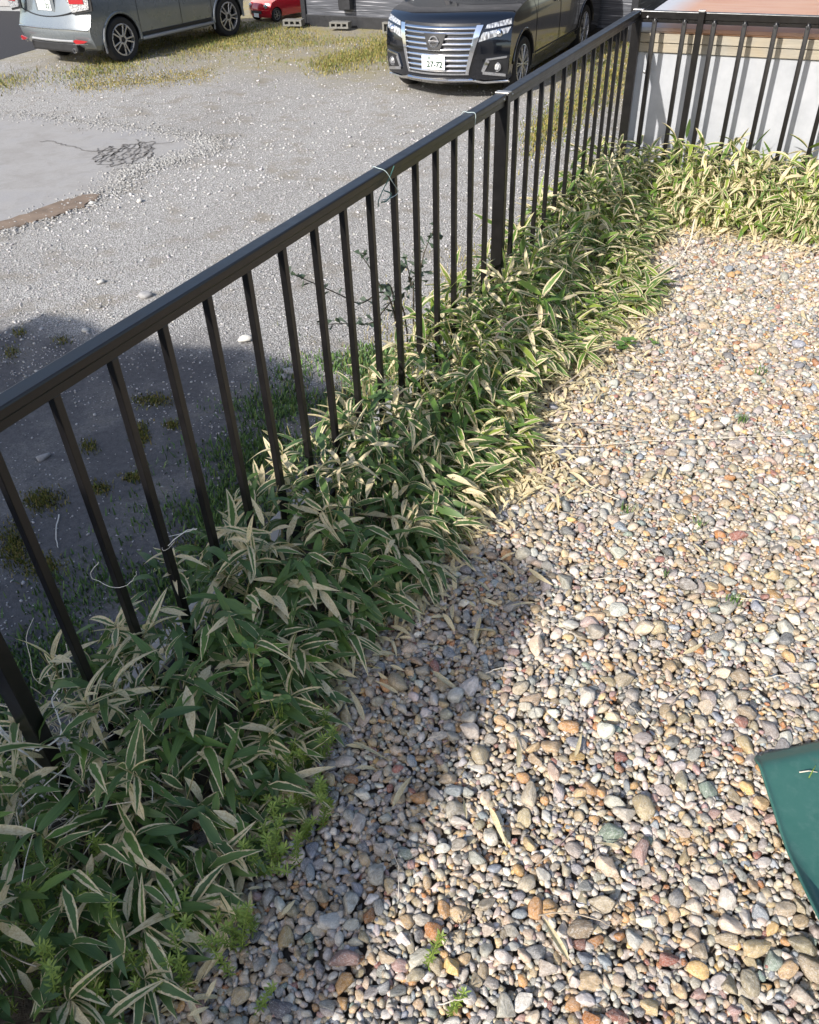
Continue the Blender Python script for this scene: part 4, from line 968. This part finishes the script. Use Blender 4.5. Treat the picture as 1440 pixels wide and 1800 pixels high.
for k in (0, 1): MB().box((.31 + .58 * k, -.012, .98), (.54, .024, 1.7), bev=.006).build('door', bpy.data.materials['pale steel'], dr)

bD = building('house', 'unseen dark brown house added beyond the shed for the van to reflect', -.4, 6.5, 9.4, 13, 5.0, simple('dark brown boards', (.045, .036, .03), .7, var=.3, vscale=6))  # out-of-view house, added so the minivan's side mirrors something dark
MB().box((2.6, -.03, 2.6), (1.4, .06, 1.1), bev=.01).build('window', gm, bD)

# hollow concrete blocks
def block(x, y, rz, flat, label):
    o = empty('concrete_block', (x, y, LOT), rz); tag(o, label, 'block', None); L, H, T = .39, .19, .10
    if flat:   # lying flat, hollow ends showing
        MB().box((0, 0, T + .035), (L, H, .03), bev=.004).build('shell', M['block'], o); MB().box((0, 0, .055), (L, H, .03), bev=.004).build('shell', M['block'], o)
        for k in range(4): MB().box((-L / 2 + .02 + k * (L - .04) / 3, 0, .095), (.035, H - .004, .05)).build('web', M['block'], o)
    else:
        MB().box((0, 0, H - .015), (L, T, .03), bev=.004).build('shell', M['block'], o); MB().box((0, 0, .02), (L, T, .04), bev=.004).build('shell', M['block'], o)
        for k in range(4): MB().box((-L / 2 + .02 + k * (L - .04) / 3, 0, .10), (.035, T - .004, .125)).build('web', M['block'], o)
        MB().box((0, .035, .10), (L - .04, .02, .125)).build('web', M['block'], o)
block(-10.28, 15.75, R(12), True, 'grey concrete block lying flat in the grass near the red car')
block(-9.2, 15.72, R(8), True, 'grey concrete block lying flat in the grass under the meter box')
block(-8.02, 15.62, R(2), False, 'hollow concrete block on edge beside the black minivan')

# ================================================================== VEHICLES
def ring_pts(w, yf, yr, df, dr, p=1.6, nf=10, ns=14, nr=8):
    """half plan outline: front centre -> corner -> side -> rear centre"""
    out = []
    for i in range(nf + 1):
        x = w * (1 - (1 - i / nf) ** 1.35); out.append((x, yf + df * (x / w) ** p))
    y0 = yf + df
    y1 = yr - dr
    for i in range(1, ns): out.append((w, y0 + (y1 - y0) * i / ns))
    for i in range(nr + 1):
        x = w * (1 - (i / nr) ** 1.6); out.append((max(x, 0), yr - dr * (x / w) ** 2.2))
    return out
def loft(slices):
    rings = []
    for (z, w, yf, yr, df, dr, p) in slices:
        h = ring_pts(w, yf, yr, df, dr, p); full = h + [(-x, y) for x, y in reversed(h[1:-1])]
        rings.append([(x, y, z) for x, y in full])
    n = len(rings[0]); V = [q for r_ in rings for q in r_]; Fc = []
    for j in range(len(rings) - 1):
        for i in range(n):
            i2 = (i + 1) % n; Fc.append((j * n + i, j * n + i2, (j + 1) * n + i2, (j + 1) * n + i))
    k = len(rings) - 1; Fc.append(tuple(range(n - 1, -1, -1))); Fc.append(tuple(k * n + i for i in range(n)))
    return MB().add(V, Fc)
def cut_wells(obj, wells, mats):
    for (x, y, z, r_, wd) in wells:
        c = MB().lathe([(.001, -wd / 2), (r_, -wd / 2), (r_, wd / 2), (.001, wd / 2)], 40, 'X', (x, y, z), mi=1).build('well_cutter', list(mats))
        c.data.polygons.foreach_set('material_index', [1] * len(c.data.polygons))
        md = obj.modifiers.new('cut', 'BOOLEAN'); md.operation = 'DIFFERENCE'; md.object = c; md.solver = 'EXACT'
        c.parent = None; c.location = (0, 0, 0)
        bpy.context.view_layer.update()
        dg = bpy.context.evaluated_depsgraph_get(); me = bpy.data.meshes.new_from_object(obj.evaluated_get(dg))
        obj.modifiers.clear(); obj.data = me; bpy.data.objects.remove(c, do_unlink=True)
    obj.data.polygons.foreach_set('use_smooth', [True] * len(obj.data.polygons))
    try: obj.data.set_sharp_from_angle(angle=R(38))
    except Exception: pass
rubber = simple('tyre rubber', (.014, .014, .015), .75, var=.2, vscale=40, bump=.2); alloy = simple('alloy wheel', (.55, .55, .56), .28, metal=.85, var=.06); blackp = simple('black plastic', (.014, .014, .015), .5, var=.2)
chrome = NT('chrome').set(col=(.82, .83, .85), rough=.08, metal=1.0).m
def lampglass():
    t = NT('headlamp lens'); v = t.coord('Object', (30, 30, 9)); n = t.vor(v, 1.6); t.set(col=t.ramp(n, [(.1, (.72, .73, .74)), (.5, (.42, .43, .44)), (.8, (.16, .16, .17))]), rough=.08, metal=.35, coat=1.0); t.bump(n, .3, .01); return t.m
lens = lampglass(); redlens = NT('red lens').set(col=(.32, .012, .015), rough=.15, coat=.8).m; platem = simple('plate white', (.74, .75, .74), .4, var=.03); platetxt = simple('plate green', (.012, .045, .025), .5, var=.05); platedim = simple('plate small print', (.22, .27, .24), .5, var=.05)
def wheel(parent, x, y, r_, spokes, style, sgn, rotz=0):
    w = empty_part('wheel', parent, (x, y, r_)); tw = .21
    MB().lathe([(r_ * .68, -tw * .42), (r_ * .80, -tw * .5), (r_ * .95, -tw * .47), (r_ * .995, -tw * .34), (r_, 0), (r_ * .995, tw * .34), (r_ * .95, tw * .47), (r_ * .80, tw * .5), (r_ * .68, tw * .42)], 48, 'X').build('tyre', rubber, w, smooth=R(30))
    MB().lathe([(.001, -.01), (r_ * .66, -.03)], 32, 'X', (sgn * .035, 0, 0)).build('brake_disc', blackp, w)
    MB().lathe([(r_ * .70, -.02), (r_ * .705, .012), (r_ * .67, .016), (r_ * .645, -.05)], 48, 'X', (sgn * .085, 0, 0)).build('rim', alloy if style == 'van' else alloy, w, smooth=R(40))
    sp = MB()
    for k in range(spokes):
        a = 2 * math.pi * k / spokes + .2
        if style == 'van':
            for da, sc in ((-.07, 1), (.10, 1)):
                rm = Matrix.Rotation(a + da, 3, 'X'); sp.box(rm @ Vector((0, 0, r_ * .37)) + Vector((sgn * .088, 0, 0)), (.02, r_ * .042, r_ * .60), rm, .003)
        else:
            for s2 in (-1, 1):   # each arm is an outlined loop
                rm = Matrix.Rotation(a + s2 * .44, 3, 'X') ; sp.box(rm @ Vector((0, 0, r_ * .42)) + Vector((sgn * .086, 0, 0)), (.022, r_ * .075, r_ * .50), rm, .006)
                rm = Matrix.Rotation(a + s2 * .22, 3, 'X'); sp.box(rm @ Vector((0, 0, r_ * .655)) + Vector((sgn * .086, 0, 0)), (.022, r_ * .28, r_ * .06), rm, .006)
                rm = Matrix.Rotation(a + s2 * .22, 3, 'X'); sp.box(rm @ Vector((0, 0, r_ * .17)) + Vector((sgn * .086, 0, 0)), (.022, r_ * .10, r_ * .10), rm, .006)
    sp.build('spokes', alloy, w); MB().lathe([(.001, .012), (r_ * .10, .008), (r_ * .11, -.01)], 20, 'X', (sgn * .094, 0, 0)).build('hub_cap', blackp if style != 'van' else alloy, w, smooth=True)
    return w
def empty_part(name, parent, loc):
    o = bpy.data.objects.new(name, None); C.objects.link(o); o.parent = parent; o.location = loc; o.empty_display_size = .05; return o
def text_part(txt, size, mat, parent, loc, rot=(R(90), 0, 0), name='lettering'):
    cu_ = bpy.data.curves.new(name, 'FONT'); cu_.body = txt; cu_.size = size; cu_.align_x = 'CENTER'; cu_.align_y = 'CENTER'; cu_.extrude = .001; cu_.offset = size * .028
    tmp = bpy.data.objects.new(name, cu_); C.objects.link(tmp); bpy.context.view_layer.update()
    me = bpy.data.meshes.new_from_object(tmp.evaluated_get(bpy.context.evaluated_depsgraph_get())); bpy.data.objects.remove(tmp, do_unlink=True)
    me.materials.clear(); me.materials.append(mat); o = link(name, me, parent); o.location = loc; o.rotation_euler = rot; return o
def paint(name, col, metal, rough):
    t = NT(name); v = t.coord(); n = t.noise(v, 3, 3); f = t.noise(v, 900, 2)
    t.set(col=t.mix(t.math('MULTIPLY', f, .08), col, tuple(min(1, c * 1.5 + .01) for c in col)), metal=metal, rough=t.ramp(n, [(.3, rough * .8), (.7, rough * 1.3)]), coat=1.0)
    t.b.inputs['Coat Roughness'].default_value = .04; return t.m

# ---- black minivan, nose towards the terrace
def minivan():
    o = empty('minivan', (-5.03, 10.98, LOT)); tag(o, 'black minivan with a wide chrome grille parked nose-out by the dark house', 'van')
    bp = paint('black blue paint', (.0022, .003, .0055), .0, .14); Wd = .90
    def S(z): # front setback by height
        return np.interp(z, [.18, .30, .55, .80, .95, 1.02], [.05, .0, .0, .03, .10, .20])
    sl = [(.19, .84, .12, 4.80, .34, .2, 1.7), (.26, .875, .02, 4.90, .36, .22, 1.7), (.42, .895, .0, 4.93, .37, .24, 1.7), (.62, Wd, .0, 4.94, .38, .25, 1.7), (.80, Wd, .03, 4.94, .38, .25, 1.7), (.93, .892, .09, 4.93, .40, .25, 1.8),
          (.985, .88, .17, 4.93, .42, .25, 1.9), (1.03, .87, .42, 4.92, .40, .25, 2.1), (1.075, .862, .78, 4.92, .36, .25, 2.3), (1.10, .855, 1.0, 4.91, .34, .25, 2.4)]
    bx = loft(sl).build('body', [bp, blackp], o)
    wells = [(.83, .92, .34, .40, .5), (-.83, .92, .34, .40, .5), (.83, 3.84, .34, .40, .5), (-.83, 3.84, .34, .40, .5)]
    bx.parent = None; cut_wells(bx, wells, (bp, blackp)); bx.parent = o
    loft([(1.101, .85, 1.02, 4.90, .34, .22, 2.4), (1.40, .82, 1.45, 4.84, .34, .22, 2.4), (1.66, .75, 1.88, 4.76, .32, .2, 2.4)]).build('window_glass', glass, o, smooth=R(30))
    loft([(1.661, .755, 1.86, 4.78, .32, .2, 2.4), (1.75, .72, 2.05, 4.70, .3, .2, 2.4), (1.80, .62, 2.3, 4.5, .3, .2, 2.4)]).build('roof', bp, o, smooth=R(40))
    for x in (-.79, .79):
        for y in (2.05, 3.3): MB().box((x * 1.02, y, 1.38), (.10, .09, .62), Matrix.Rotation(-.16 * (1 if x > 0 else -1), 3, 'Y'), .01).build('pillar', bp, o)
    def fy(x, z):
        w = np.interp(z, [s_[0] for s_ in sl], [s_[1] for s_ in sl]); yf = np.interp(z, [s_[0] for s_ in sl], [s_[2] for s_ in sl]); df = np.interp(z, [s_[0] for s_ in sl], [s_[4] for s_ in sl]); p_ = np.interp(z, [s_[0] for s_ in sl], [s_[6] for s_ in sl])
        return float(yf + df * min(1, abs(x) / w) ** p_)
    def patch_(quad, off, name, mat, parent=o, thick=.012, nx=10, nz=5, bulge=0.0):
        """quad: 4 (x,z) corners ll,lr,ur,ul laid onto the nose"""
        mb = MB(); vs = []
        for lay in (0, 1):
            for j in range(nz + 1):
                for i in range(nx + 1):
                    u, v_ = i / nx, j / nz; (x0, z0), (x1, z1), (x2, z2), (x3, z3) = quad
                    x = (x0 * (1 - u) + x1 * u) * (1 - v_) + (x3 * (1 - u) + x2 * u) * v_; z = (z0 * (1 - u) + z1 * u) * (1 - v_) + (z3 * (1 - u) + z2 * u) * v_
                    vs.append((x, fy(x, z) - off + (thick if lay else -bulge * (1 - (2 * v_ - 1) ** 2) + bulge * 1.2 * v_), z))
        st = (nx + 1) * (nz + 1); fs = []
        for lay in (0, 1):
            for j in range(nz):
                for i in range(nx):
                    a = lay * st + j * (nx + 1) + i; q = (a, a + 1, a + nx + 2, a + nx + 1); fs.append(q if not lay else q[::-1])
        bd = [j for j in range(nx + 1)] + [j * (nx + 1) + nx for j in range(1, nz + 1)] + [nz * (nx + 1) + i for i in range(nx - 1, -1, -1)] + [j * (nx + 1) for j in range(nz - 1, 0, -1)]
        for i in range(len(bd)): a, b = bd[i], bd[(i + 1) % len(bd)]; fs.append((b, a, a + st, b + st))
        return mb.add(vs, fs).build(name, mat, parent, smooth=R(35))
    patch_([(-.42, .33), (.42, .33), (.54, .90), (-.54, .90)], .006, 'grille_back', blackp, nx=24, nz=10)
    g = empty_part('grille', o, (0, 0, 0)); zs = [.375, .435, .495, .555, .625, .685, .745]
    for k, z in enumerate(zs):
        hw = .40 + .11 * (z - .33) / .57
        patch_([(-hw, z - .017), (hw, z - .017), (hw, z + .017), (-hw, z + .017)], .03, 'chrome_bar', chrome, g, .03, 26, 6, .015)
    for z, h_ in ((.805, .012), (.855, .013)): patch_([(-.50, z - h_ - .004), (.50, z - h_ - .004), (.52, z + h_ + .004), (-.52, z + h_ + .004)], .03, 'chrome_bar', chrome, g, .03, 26, 6, .015)
    patch_([(-.44, .325), (.44, .325), (.44, .345), (-.44, .345)], .034, 'chrome_bar', chrome, g, .03, 26, 2)
    for sx in (-1, 1):
        q = [(.40, .33), (.435, .33), (.585, .885), (.51, .885)]; q = q if sx > 0 else [(-x, z) for x, z in (q[1], q[0], q[3], q[2])]
        patch_(q, .042, 'grille_frame', chrome, g, .03, 4, 14)
        q = [(.535, .695), (.86, .785), (.885, .85), (.585, .80)]; q = q if sx > 0 else [(-x, z) for x, z in (q[1], q[0], q[3], q[2])]
        hl = patch_(q, .014, 'headlight', lens, o, .02, 12, 5)
        q = [(.60, .835), (.885, .875), (.87, .935), (.62, .885)]; q = q if sx > 0 else [(-x, z) for x, z in (q[1], q[0], q[3], q[2])]
        patch_(q, .014, 'headlight', lens, o, .02, 12, 4)
        pj = empty_part('projector', hl, (sx * .76, fy(.76, .785) - .022, .785)); MB().lathe([(.001, -.02), (.03, -.012), (.045, .004), (.05, .02)], 20, 'Y').build('projector_lens', chrome, pj, smooth=True)
        # fog lamp recess with chrome C-frame
        q = [(.60, .33), (.88, .30), (.885, .50), (.66, .50)]; q = q if sx > 0 else [(-x, z) for x, z in (q[1], q[0], q[3], q[2])]
        fr = patch_(q, .006, 'fog_recess', blackp, o, .012, 10, 6)
        for qq in ([(.585, .36), (.625, .36), (.68, .47), (.645, .505)], [(.645, .485), (.87, .505), (.875, .53), (.645, .508)], [(.60, .325), (.86, .285), (.86, .318), (.60, .362)]):
            qq = qq if sx > 0 else [(-x, z) for x, z in (qq[1], qq[0], qq[3], qq[2])]; patch_(qq, .022, 'fog_frame', chrome, fr, .02, 8, 3)
        f_ = MB().lathe([(.001, -.022), (.034, -.016), (.044, -.002), (.05, .015), (.05, .04)], 24, 'Y', (sx * .76, fy(.76, .40) - .004, .405)).build('fog_light', lens, o, smooth=True)
        MB().lathe([(.048, -.004), (.056, -.004), (.058, .03)], 24, 'Y', (sx * .76, fy(.76, .40) - .004, .405)).build('bezel', chrome, f_, smooth=True)
    # chrome lower lip, dropping at the corners
    patch_([(-.46, .235), (.46, .235), (.46, .278), (-.46, .278)], .035, 'chrome_lip', chrome, o, .03, 20, 5, .014)
    for sx in (-1, 1):
        for q in ([(.46, .235), (.60, .195), (.60, .232), (.46, .278)], [(.60, .195), (.885, .205), (.885, .235), (.60, .232)]):
            q = q if sx > 0 else [(-x, z) for x, z in (q[1], q[0], q[3], q[2])]; patch_(q, .036, 'chrome_lip', chrome, o, .03, 8, 5, .014)
    # V panel with round emblem
    patch_([(-.085, .615), (.085, .615), (.155, .80), (-.155, .80)], .05, 'emblem_panel', blackp, o, .03, 8, 6)
    em = empty_part('emblem', o, (0, fy(0, .71) - .056, .712)); MB().lathe([(.052, .002), (.052, -.008), (.068, -.008), (.068, .002)], 32, 'Y', closed=True).build('emblem_ring', chrome, em, smooth=R(30)); MB().box((0, -.007, 0), (.15, .010, .026), bev=.003).build('emblem_bar', chrome, em); text_part('NISSAN', .024, blackp, em, (0, -.0135, 0))
    pl = MB().box((0, -.062, .475), (.33, .012, .165), bev=.006).build('number_plate', platem, o)
    text_part('27-72', .098, platetxt, pl, (.022, -.0695, .452)); text_part('豊田 330', .042, platedim, pl, (.0, -.0695, .527)); text_part('に', .035, platedim, pl, (-.138, -.0695, .455))
    for x in (-.09, .09): MB().lathe([(.001, -.004), (.007, -.003), (.008, 0)], 10, 'Y', (x, -.0685, .535)).build('plate_bolt', M['bolt'], pl)
    for s_, y in ((1, .92), (-1, .92), (1, 3.84), (-1, 3.84)): wheel(o, s_ * .79, y, .335, 10, 'van', s_)
    for s_ in (-1, 1):
        MB().box((s_ * .902, 2.38, .40), (.004, 2.05, .010)).build('side_groove', blackp, o)
        for y in (1.40, 2.45, 3.38): MB().box((s_ * .9025, y, .70), (.003, .008, .72)).build('door_seam', blackp, o)
        hd = MB().box((s_ * .92, 2.3, .93), (.03, .2, .035), bev=.012).build('door_handle', chrome, o); hd2 = MB().box((s_ * .92, 2.65, .93), (.03, .2, .035), bev=.012).build('door_handle', chrome, o)
        mr_ = MB().box((s_ * 1.02, 1.35, 1.14), (.2, .12, .16), bev=.04).build('wing_mirror', bp, o, smooth=True)
        # arch lips
        for y in (.92, 3.84): MB().tube([(s_ * .90, y + .415 * math.cos(a), .34 + .415 * math.sin(a)) for a in np.linspace(.15, math.pi - .15, 24)], .012, 6).build('arch_lip', bp, o, smooth=True)
minivan()

# ---- silver crossover seen from its right rear corner
def crossover():
    o = empty('crossover_car', (-12.19, 11.27, LOT), R(-6.4)); tag(o, 'silver grey crossover car parked on the grass in front of the road', 'car')
    sp = paint('silver grey paint', (.17, .19, .20), .35, .28); Wd = .885
    sl = [(.24, .78, .22, 4.10, .10, .35, 2.4), (.32, .86, .10, 4.22, .12, .4, 2.6), (.46, .875, .02, 4.27, .14, .42, 2.6), (.56, .88, .0, 4.29, .15, .42, 2.6), (.60, Wd, .02, 4.29, .15, .42, 2.6), (.72, Wd, .07, 4.28, .16, .42, 2.6), (.86, .882, .10, 4.22, .17, .42, 2.6), (.96, .87, .12, 4.0, .18, .42, 2.6), (1.02, .85, .16, 3.4, .18, .4, 2.6)]
    bx = loft(sl).build('body', [sp, blackp], o); bx.parent = None
    cut_wells(bx, [(s_ * .80, y, .33, .385, .5) for s_ in (1, -1) for y in (.80, 3.41)], (sp, blackp)); bx.parent = o
    loft([(1.021, .84, .20, 3.30, .18, .35, 2.6), (1.30, .76, .42, 2.75, .18, .3, 2.6), (1.48, .68, .62, 2.35, .16, .28, 2.6)]).build('window_glass', glass, o, smooth=R(30))
    loft([(1.481, .69, .58, 2.37, .16, .28, 2.6), (1.57, .62, .8, 2.1, .16, .28, 2.6), (1.60, .5, 1.0, 1.9, .16, .28, 2.6)]).build('roof', sp, o, smooth=R(40))
    for s_ in (1, -1):
        for y in (.80, 3.41): wheel(o, s_ * .785, y, .335, 5, 'loop', s_)
        for y in (.80, 3.41): MB().tube([(s_ * .884, y + .40 * math.cos(a), .33 + .40 * math.sin(a)) for a in np.linspace(-.1, math.pi + .1, 28)], .022, 6).build('arch_lip', sp, o, smooth=True)
        for y in (1.22, 2.20, 2.98): MB().box((s_ * .888, y, .68), (.003, .007, .60)).build('door_seam', blackp, o)
        MB().box((s_ * .86, 2.1, .295), (.10, 1.75, .05), bev=.02).build('sill', gm, o, smooth=True)
        MB().box((s_ * .874, 2.1, .355), (.02, 1.7, .05), bev=.008).build('sill_shadow_strip', blackp, o)
        MB().box((s_ * .872, .405, .30), (.02, .03, .22), Matrix.Rotation(.12, 3, 'X'), .006).build('mud_flap', gm, o); MB().box((s_ * .872, 3.005, .27), (.02, .03, .18), bev=.006).build('mud_flap', gm, o)
        # tail lamp: clear wedge pointing down, dark surround
        tl = MB().prism([(0, 0), (.34, .05), (.36, .19), (-.06, .20)], 0, .03).build('tail_light', lens, o); tl.rotation_euler = (R(90), 0, R(12) * s_); tl.location = (s_ * .62 - (.0 if s_ > 0 else .3), .13, .80)
        MB().prism([(-.09, .22), (.0, -.03), (.39, .025), (.40, .22)], -.012, .012).build('tail_light_surround', blackp, tl)
        MB().box((.13, .155, .035), (.28, .07, .01)).build('red_lamp', redlens, tl)
        rf = MB().prism([(0, .02), (.05, -.02), (.20, -.005), (.27, .02), (.2, .03), (.05, .045)], 0, .025).build('bumper_reflector', redlens, o); rf.rotation_euler = (R(90), 0, R(16) * s_); rf.location = (s_ * .56 - (0 if s_ > 0 else .2), .05, .385)
        MB().box((.13, -.022, .02), (.27, .012, .02)).build('chrome_strip', chrome, rf)
    MB().tube([(x, .0 + .15 * (abs(x) / .88) ** 2.6, .575 - .06 * max(0, abs(x) - .55)) for x in np.linspace(-.86, .86, 30)], .016, 6).build('bumper_crease', sp, o, smooth=True)
    MB().tube([(x, .045 + .14 * (abs(x) / .88) ** 2.6, .395) for x in np.linspace(-.52, .52, 24)], .018, 6).build('bumper_trim', gm, o, smooth=True)
    MB().box((0, .15, .30), (1.15, .16, .15), bev=.03).build('under_panel', blackp, o)
    MB().lathe([(.03, 0), (.036, .0), (.036, .25), (.03, .25)], 18, 'Y', (.5, .06, .26)).build('exhaust', chrome, o)
    pl = MB().box((0, .085, .895), (.33, .014, .165), bev=.005).build('number_plate', platem, o); pl['label'] = 'white number plate ending in 22'
    MB().box((0, .1, .895), (.46, .02, .25), bev=.02).build('plate_recess', sp, o)
    text_part('22', .098, platetxt, pl, (.085, .077, .872)); text_part('500', .042, platedim, pl, (.05, .077, .95))
    MB().tube([(x, .07 + .12 * (abs(x) / .88) ** 2.4, .73 + .10 * (abs(x) / .7) ** 2) for x in np.linspace(-.68, .68, 26)], .009, 6).build('tailgate_seam', blackp, o, smooth=True)
crossover()

# ---- small red car glimpsed behind the silver one, and a dark car behind the shed
def small_car(name, loc, rz, col, label):
    o = empty(name, loc, rz); tag(o, label, 'car'); cp = paint(name + ' paint', col, .1, .2)
    sl = [(.20, .68, .08, 3.3, .2, .2, 2), (.32, .735, .0, 3.38, .22, .2, 2), (.60, .74, .0, 3.4, .24, .2, 2), (.78, .73, .08, 3.4, .26, .2, 2), (.86, .72, .35, 3.4, .26, .2, 2), (.90, .71, .6, 3.38, .26, .2, 2.2)]
    bx = loft(sl).build('body', [cp, blackp], o); bx.parent = None; cut_wells(bx, [(s_ * .68, y, .28, .33, .4) for s_ in (1, -1) for y in (.6, 2.95)], (cp, blackp)); bx.parent = o
    loft([(.901, .70, .62, 3.36, .24, .2, 2.2), (1.3, .62, 1.15, 3.25, .22, .2, 2.2)]).build('window_glass', glass, o, smooth=R(30)); loft([(1.301, .625, 1.13, 3.27, .22, .2, 2.2), (1.45, .55, 1.35, 3.1, .2, .2, 2.2)]).build('roof', cp, o, smooth=R(40))
    for s_ in (1, -1):
        for y in (.6, 2.95): wheel(o, s_ * .655, y, .28, 6, 'van', s_)
        MB().lathe([(.001, -.03), (.06, -.024), (.09, .0), (.1, .05)], 20, 'Y', (s_ * .52, .10, .66)).build('headlight', lens, o, smooth=True)
    MB().box((0, -.005, .42), (.7, .03, .12), bev=.01).build('grille', blackp, o); MB().box((0, -.024, .30), (.33, .012, .165), bev=.005).build('number_plate', platem, o)
    return o
small_car('red_car', (-11.42, 16.15, LOT), R(-14), (.42, .006, .02), 'small red toy car half hidden behind the silver car').scale = (.44, .44, .44)
small_car('dark_car', (-3.0, 20.6, LOT), R(92), (.01, .011, .012), 'dark car glimpsed beyond the corner of the fence')
cb_ = MB().box((0, 0, 0), (2.6, .14, .12), bev=.01).build('kerb_stone', simple('cream painted kerb', (.70, .68, .60), .7)); cb_.location = (-3.9, 19.4, LOT + .06); tag(cb_, 'cream painted kerb beyond the corner post', 'kerb')

# ================================================================== HOUSE BEHIND THE CAMERA (casts the shade)
def own_house():
    o = empty('house', (-3.9, -3.05, LOT)); tag(o, 'house whose gable shades the hedge and the near parking lot', 'house')
    ye = -2.95; prof = []
    for X, Y in ((-5.05, 3.42), (-5.06, 3.93), (-4.65, 3.96), (-4.28, 3.84), (-3.7, 3.90), (-3.3, 4.05), (-2.86, 3.98), (-2.4, 3.82), (-1.2, 3.55), (.13, 3.27)):
        h = (Y - ye) / 1.45; prof.append((X - .357 * h, h))
    # eave overhang at the right, roof slab following the profile
    n_ = len(prof); V = []; top = [(x, z) for x, z in prof]; bot = [(x, z - .16) for x, z in prof]
    L = 7.0
    for y in (0, -L): V += [(x + 3.9, y + .1, z) for x, z in top] + [(x + 3.9, y + .1, z) for x, z in bot]
    m2 = 2 * n_; fs = [tuple(list(range(n_)) + list(range(m2 - 1, n_ - 1, -1))), tuple(m2 + i for i in list(range(m2 - 1, n_ - 1, -1))[::-1] + list(range(n_))[::-1])]
    for i in range(n_ - 1): fs += [(i, i + 1, m2 + i + 1, m2 + i), (n_ + i, m2 + n_ + i, m2 + n_ + i + 1, n_ + i + 1)]
    fs += [(0, m2, m2 + n_, n_), (n_ - 1, 2 * n_ - 1, m2 + 2 * n_ - 1, m2 + n_ - 1)]
    MB().add(V, fs).build('roof', dk, o)
    wl = MB(); P = [(prof[0][0] + 3.9 + .25, 0)] + [(x + 3.9 + (.25 if i == 0 else -.3 if i == n_ - 1 else 0), z - .17) for i, (x, z) in enumerate(prof) if i != 1] + [(prof[-1][0] + 3.9 - .3, 0)]
    wl.add([(x, y, z) for y in (-.25, -6.6) for x, z in P], [tuple(range(len(P))), tuple(range(2 * len(P) - 1, len(P) - 1, -1))] + [(i, (i + 1) % len(P), len(P) + (i + 1) % len(P), len(P) + i) for i in range(len(P))])
    wl.build('wall', wm, o)
    wq = MB().box((.2, -.235, 2.2), (1.7, .06, 1.2), bev=.01).build('window', dk, o); MB().box((.2, -.2, 2.2), (1.58, .012, 1.08)).build('pane', glass, wq)
own_house()
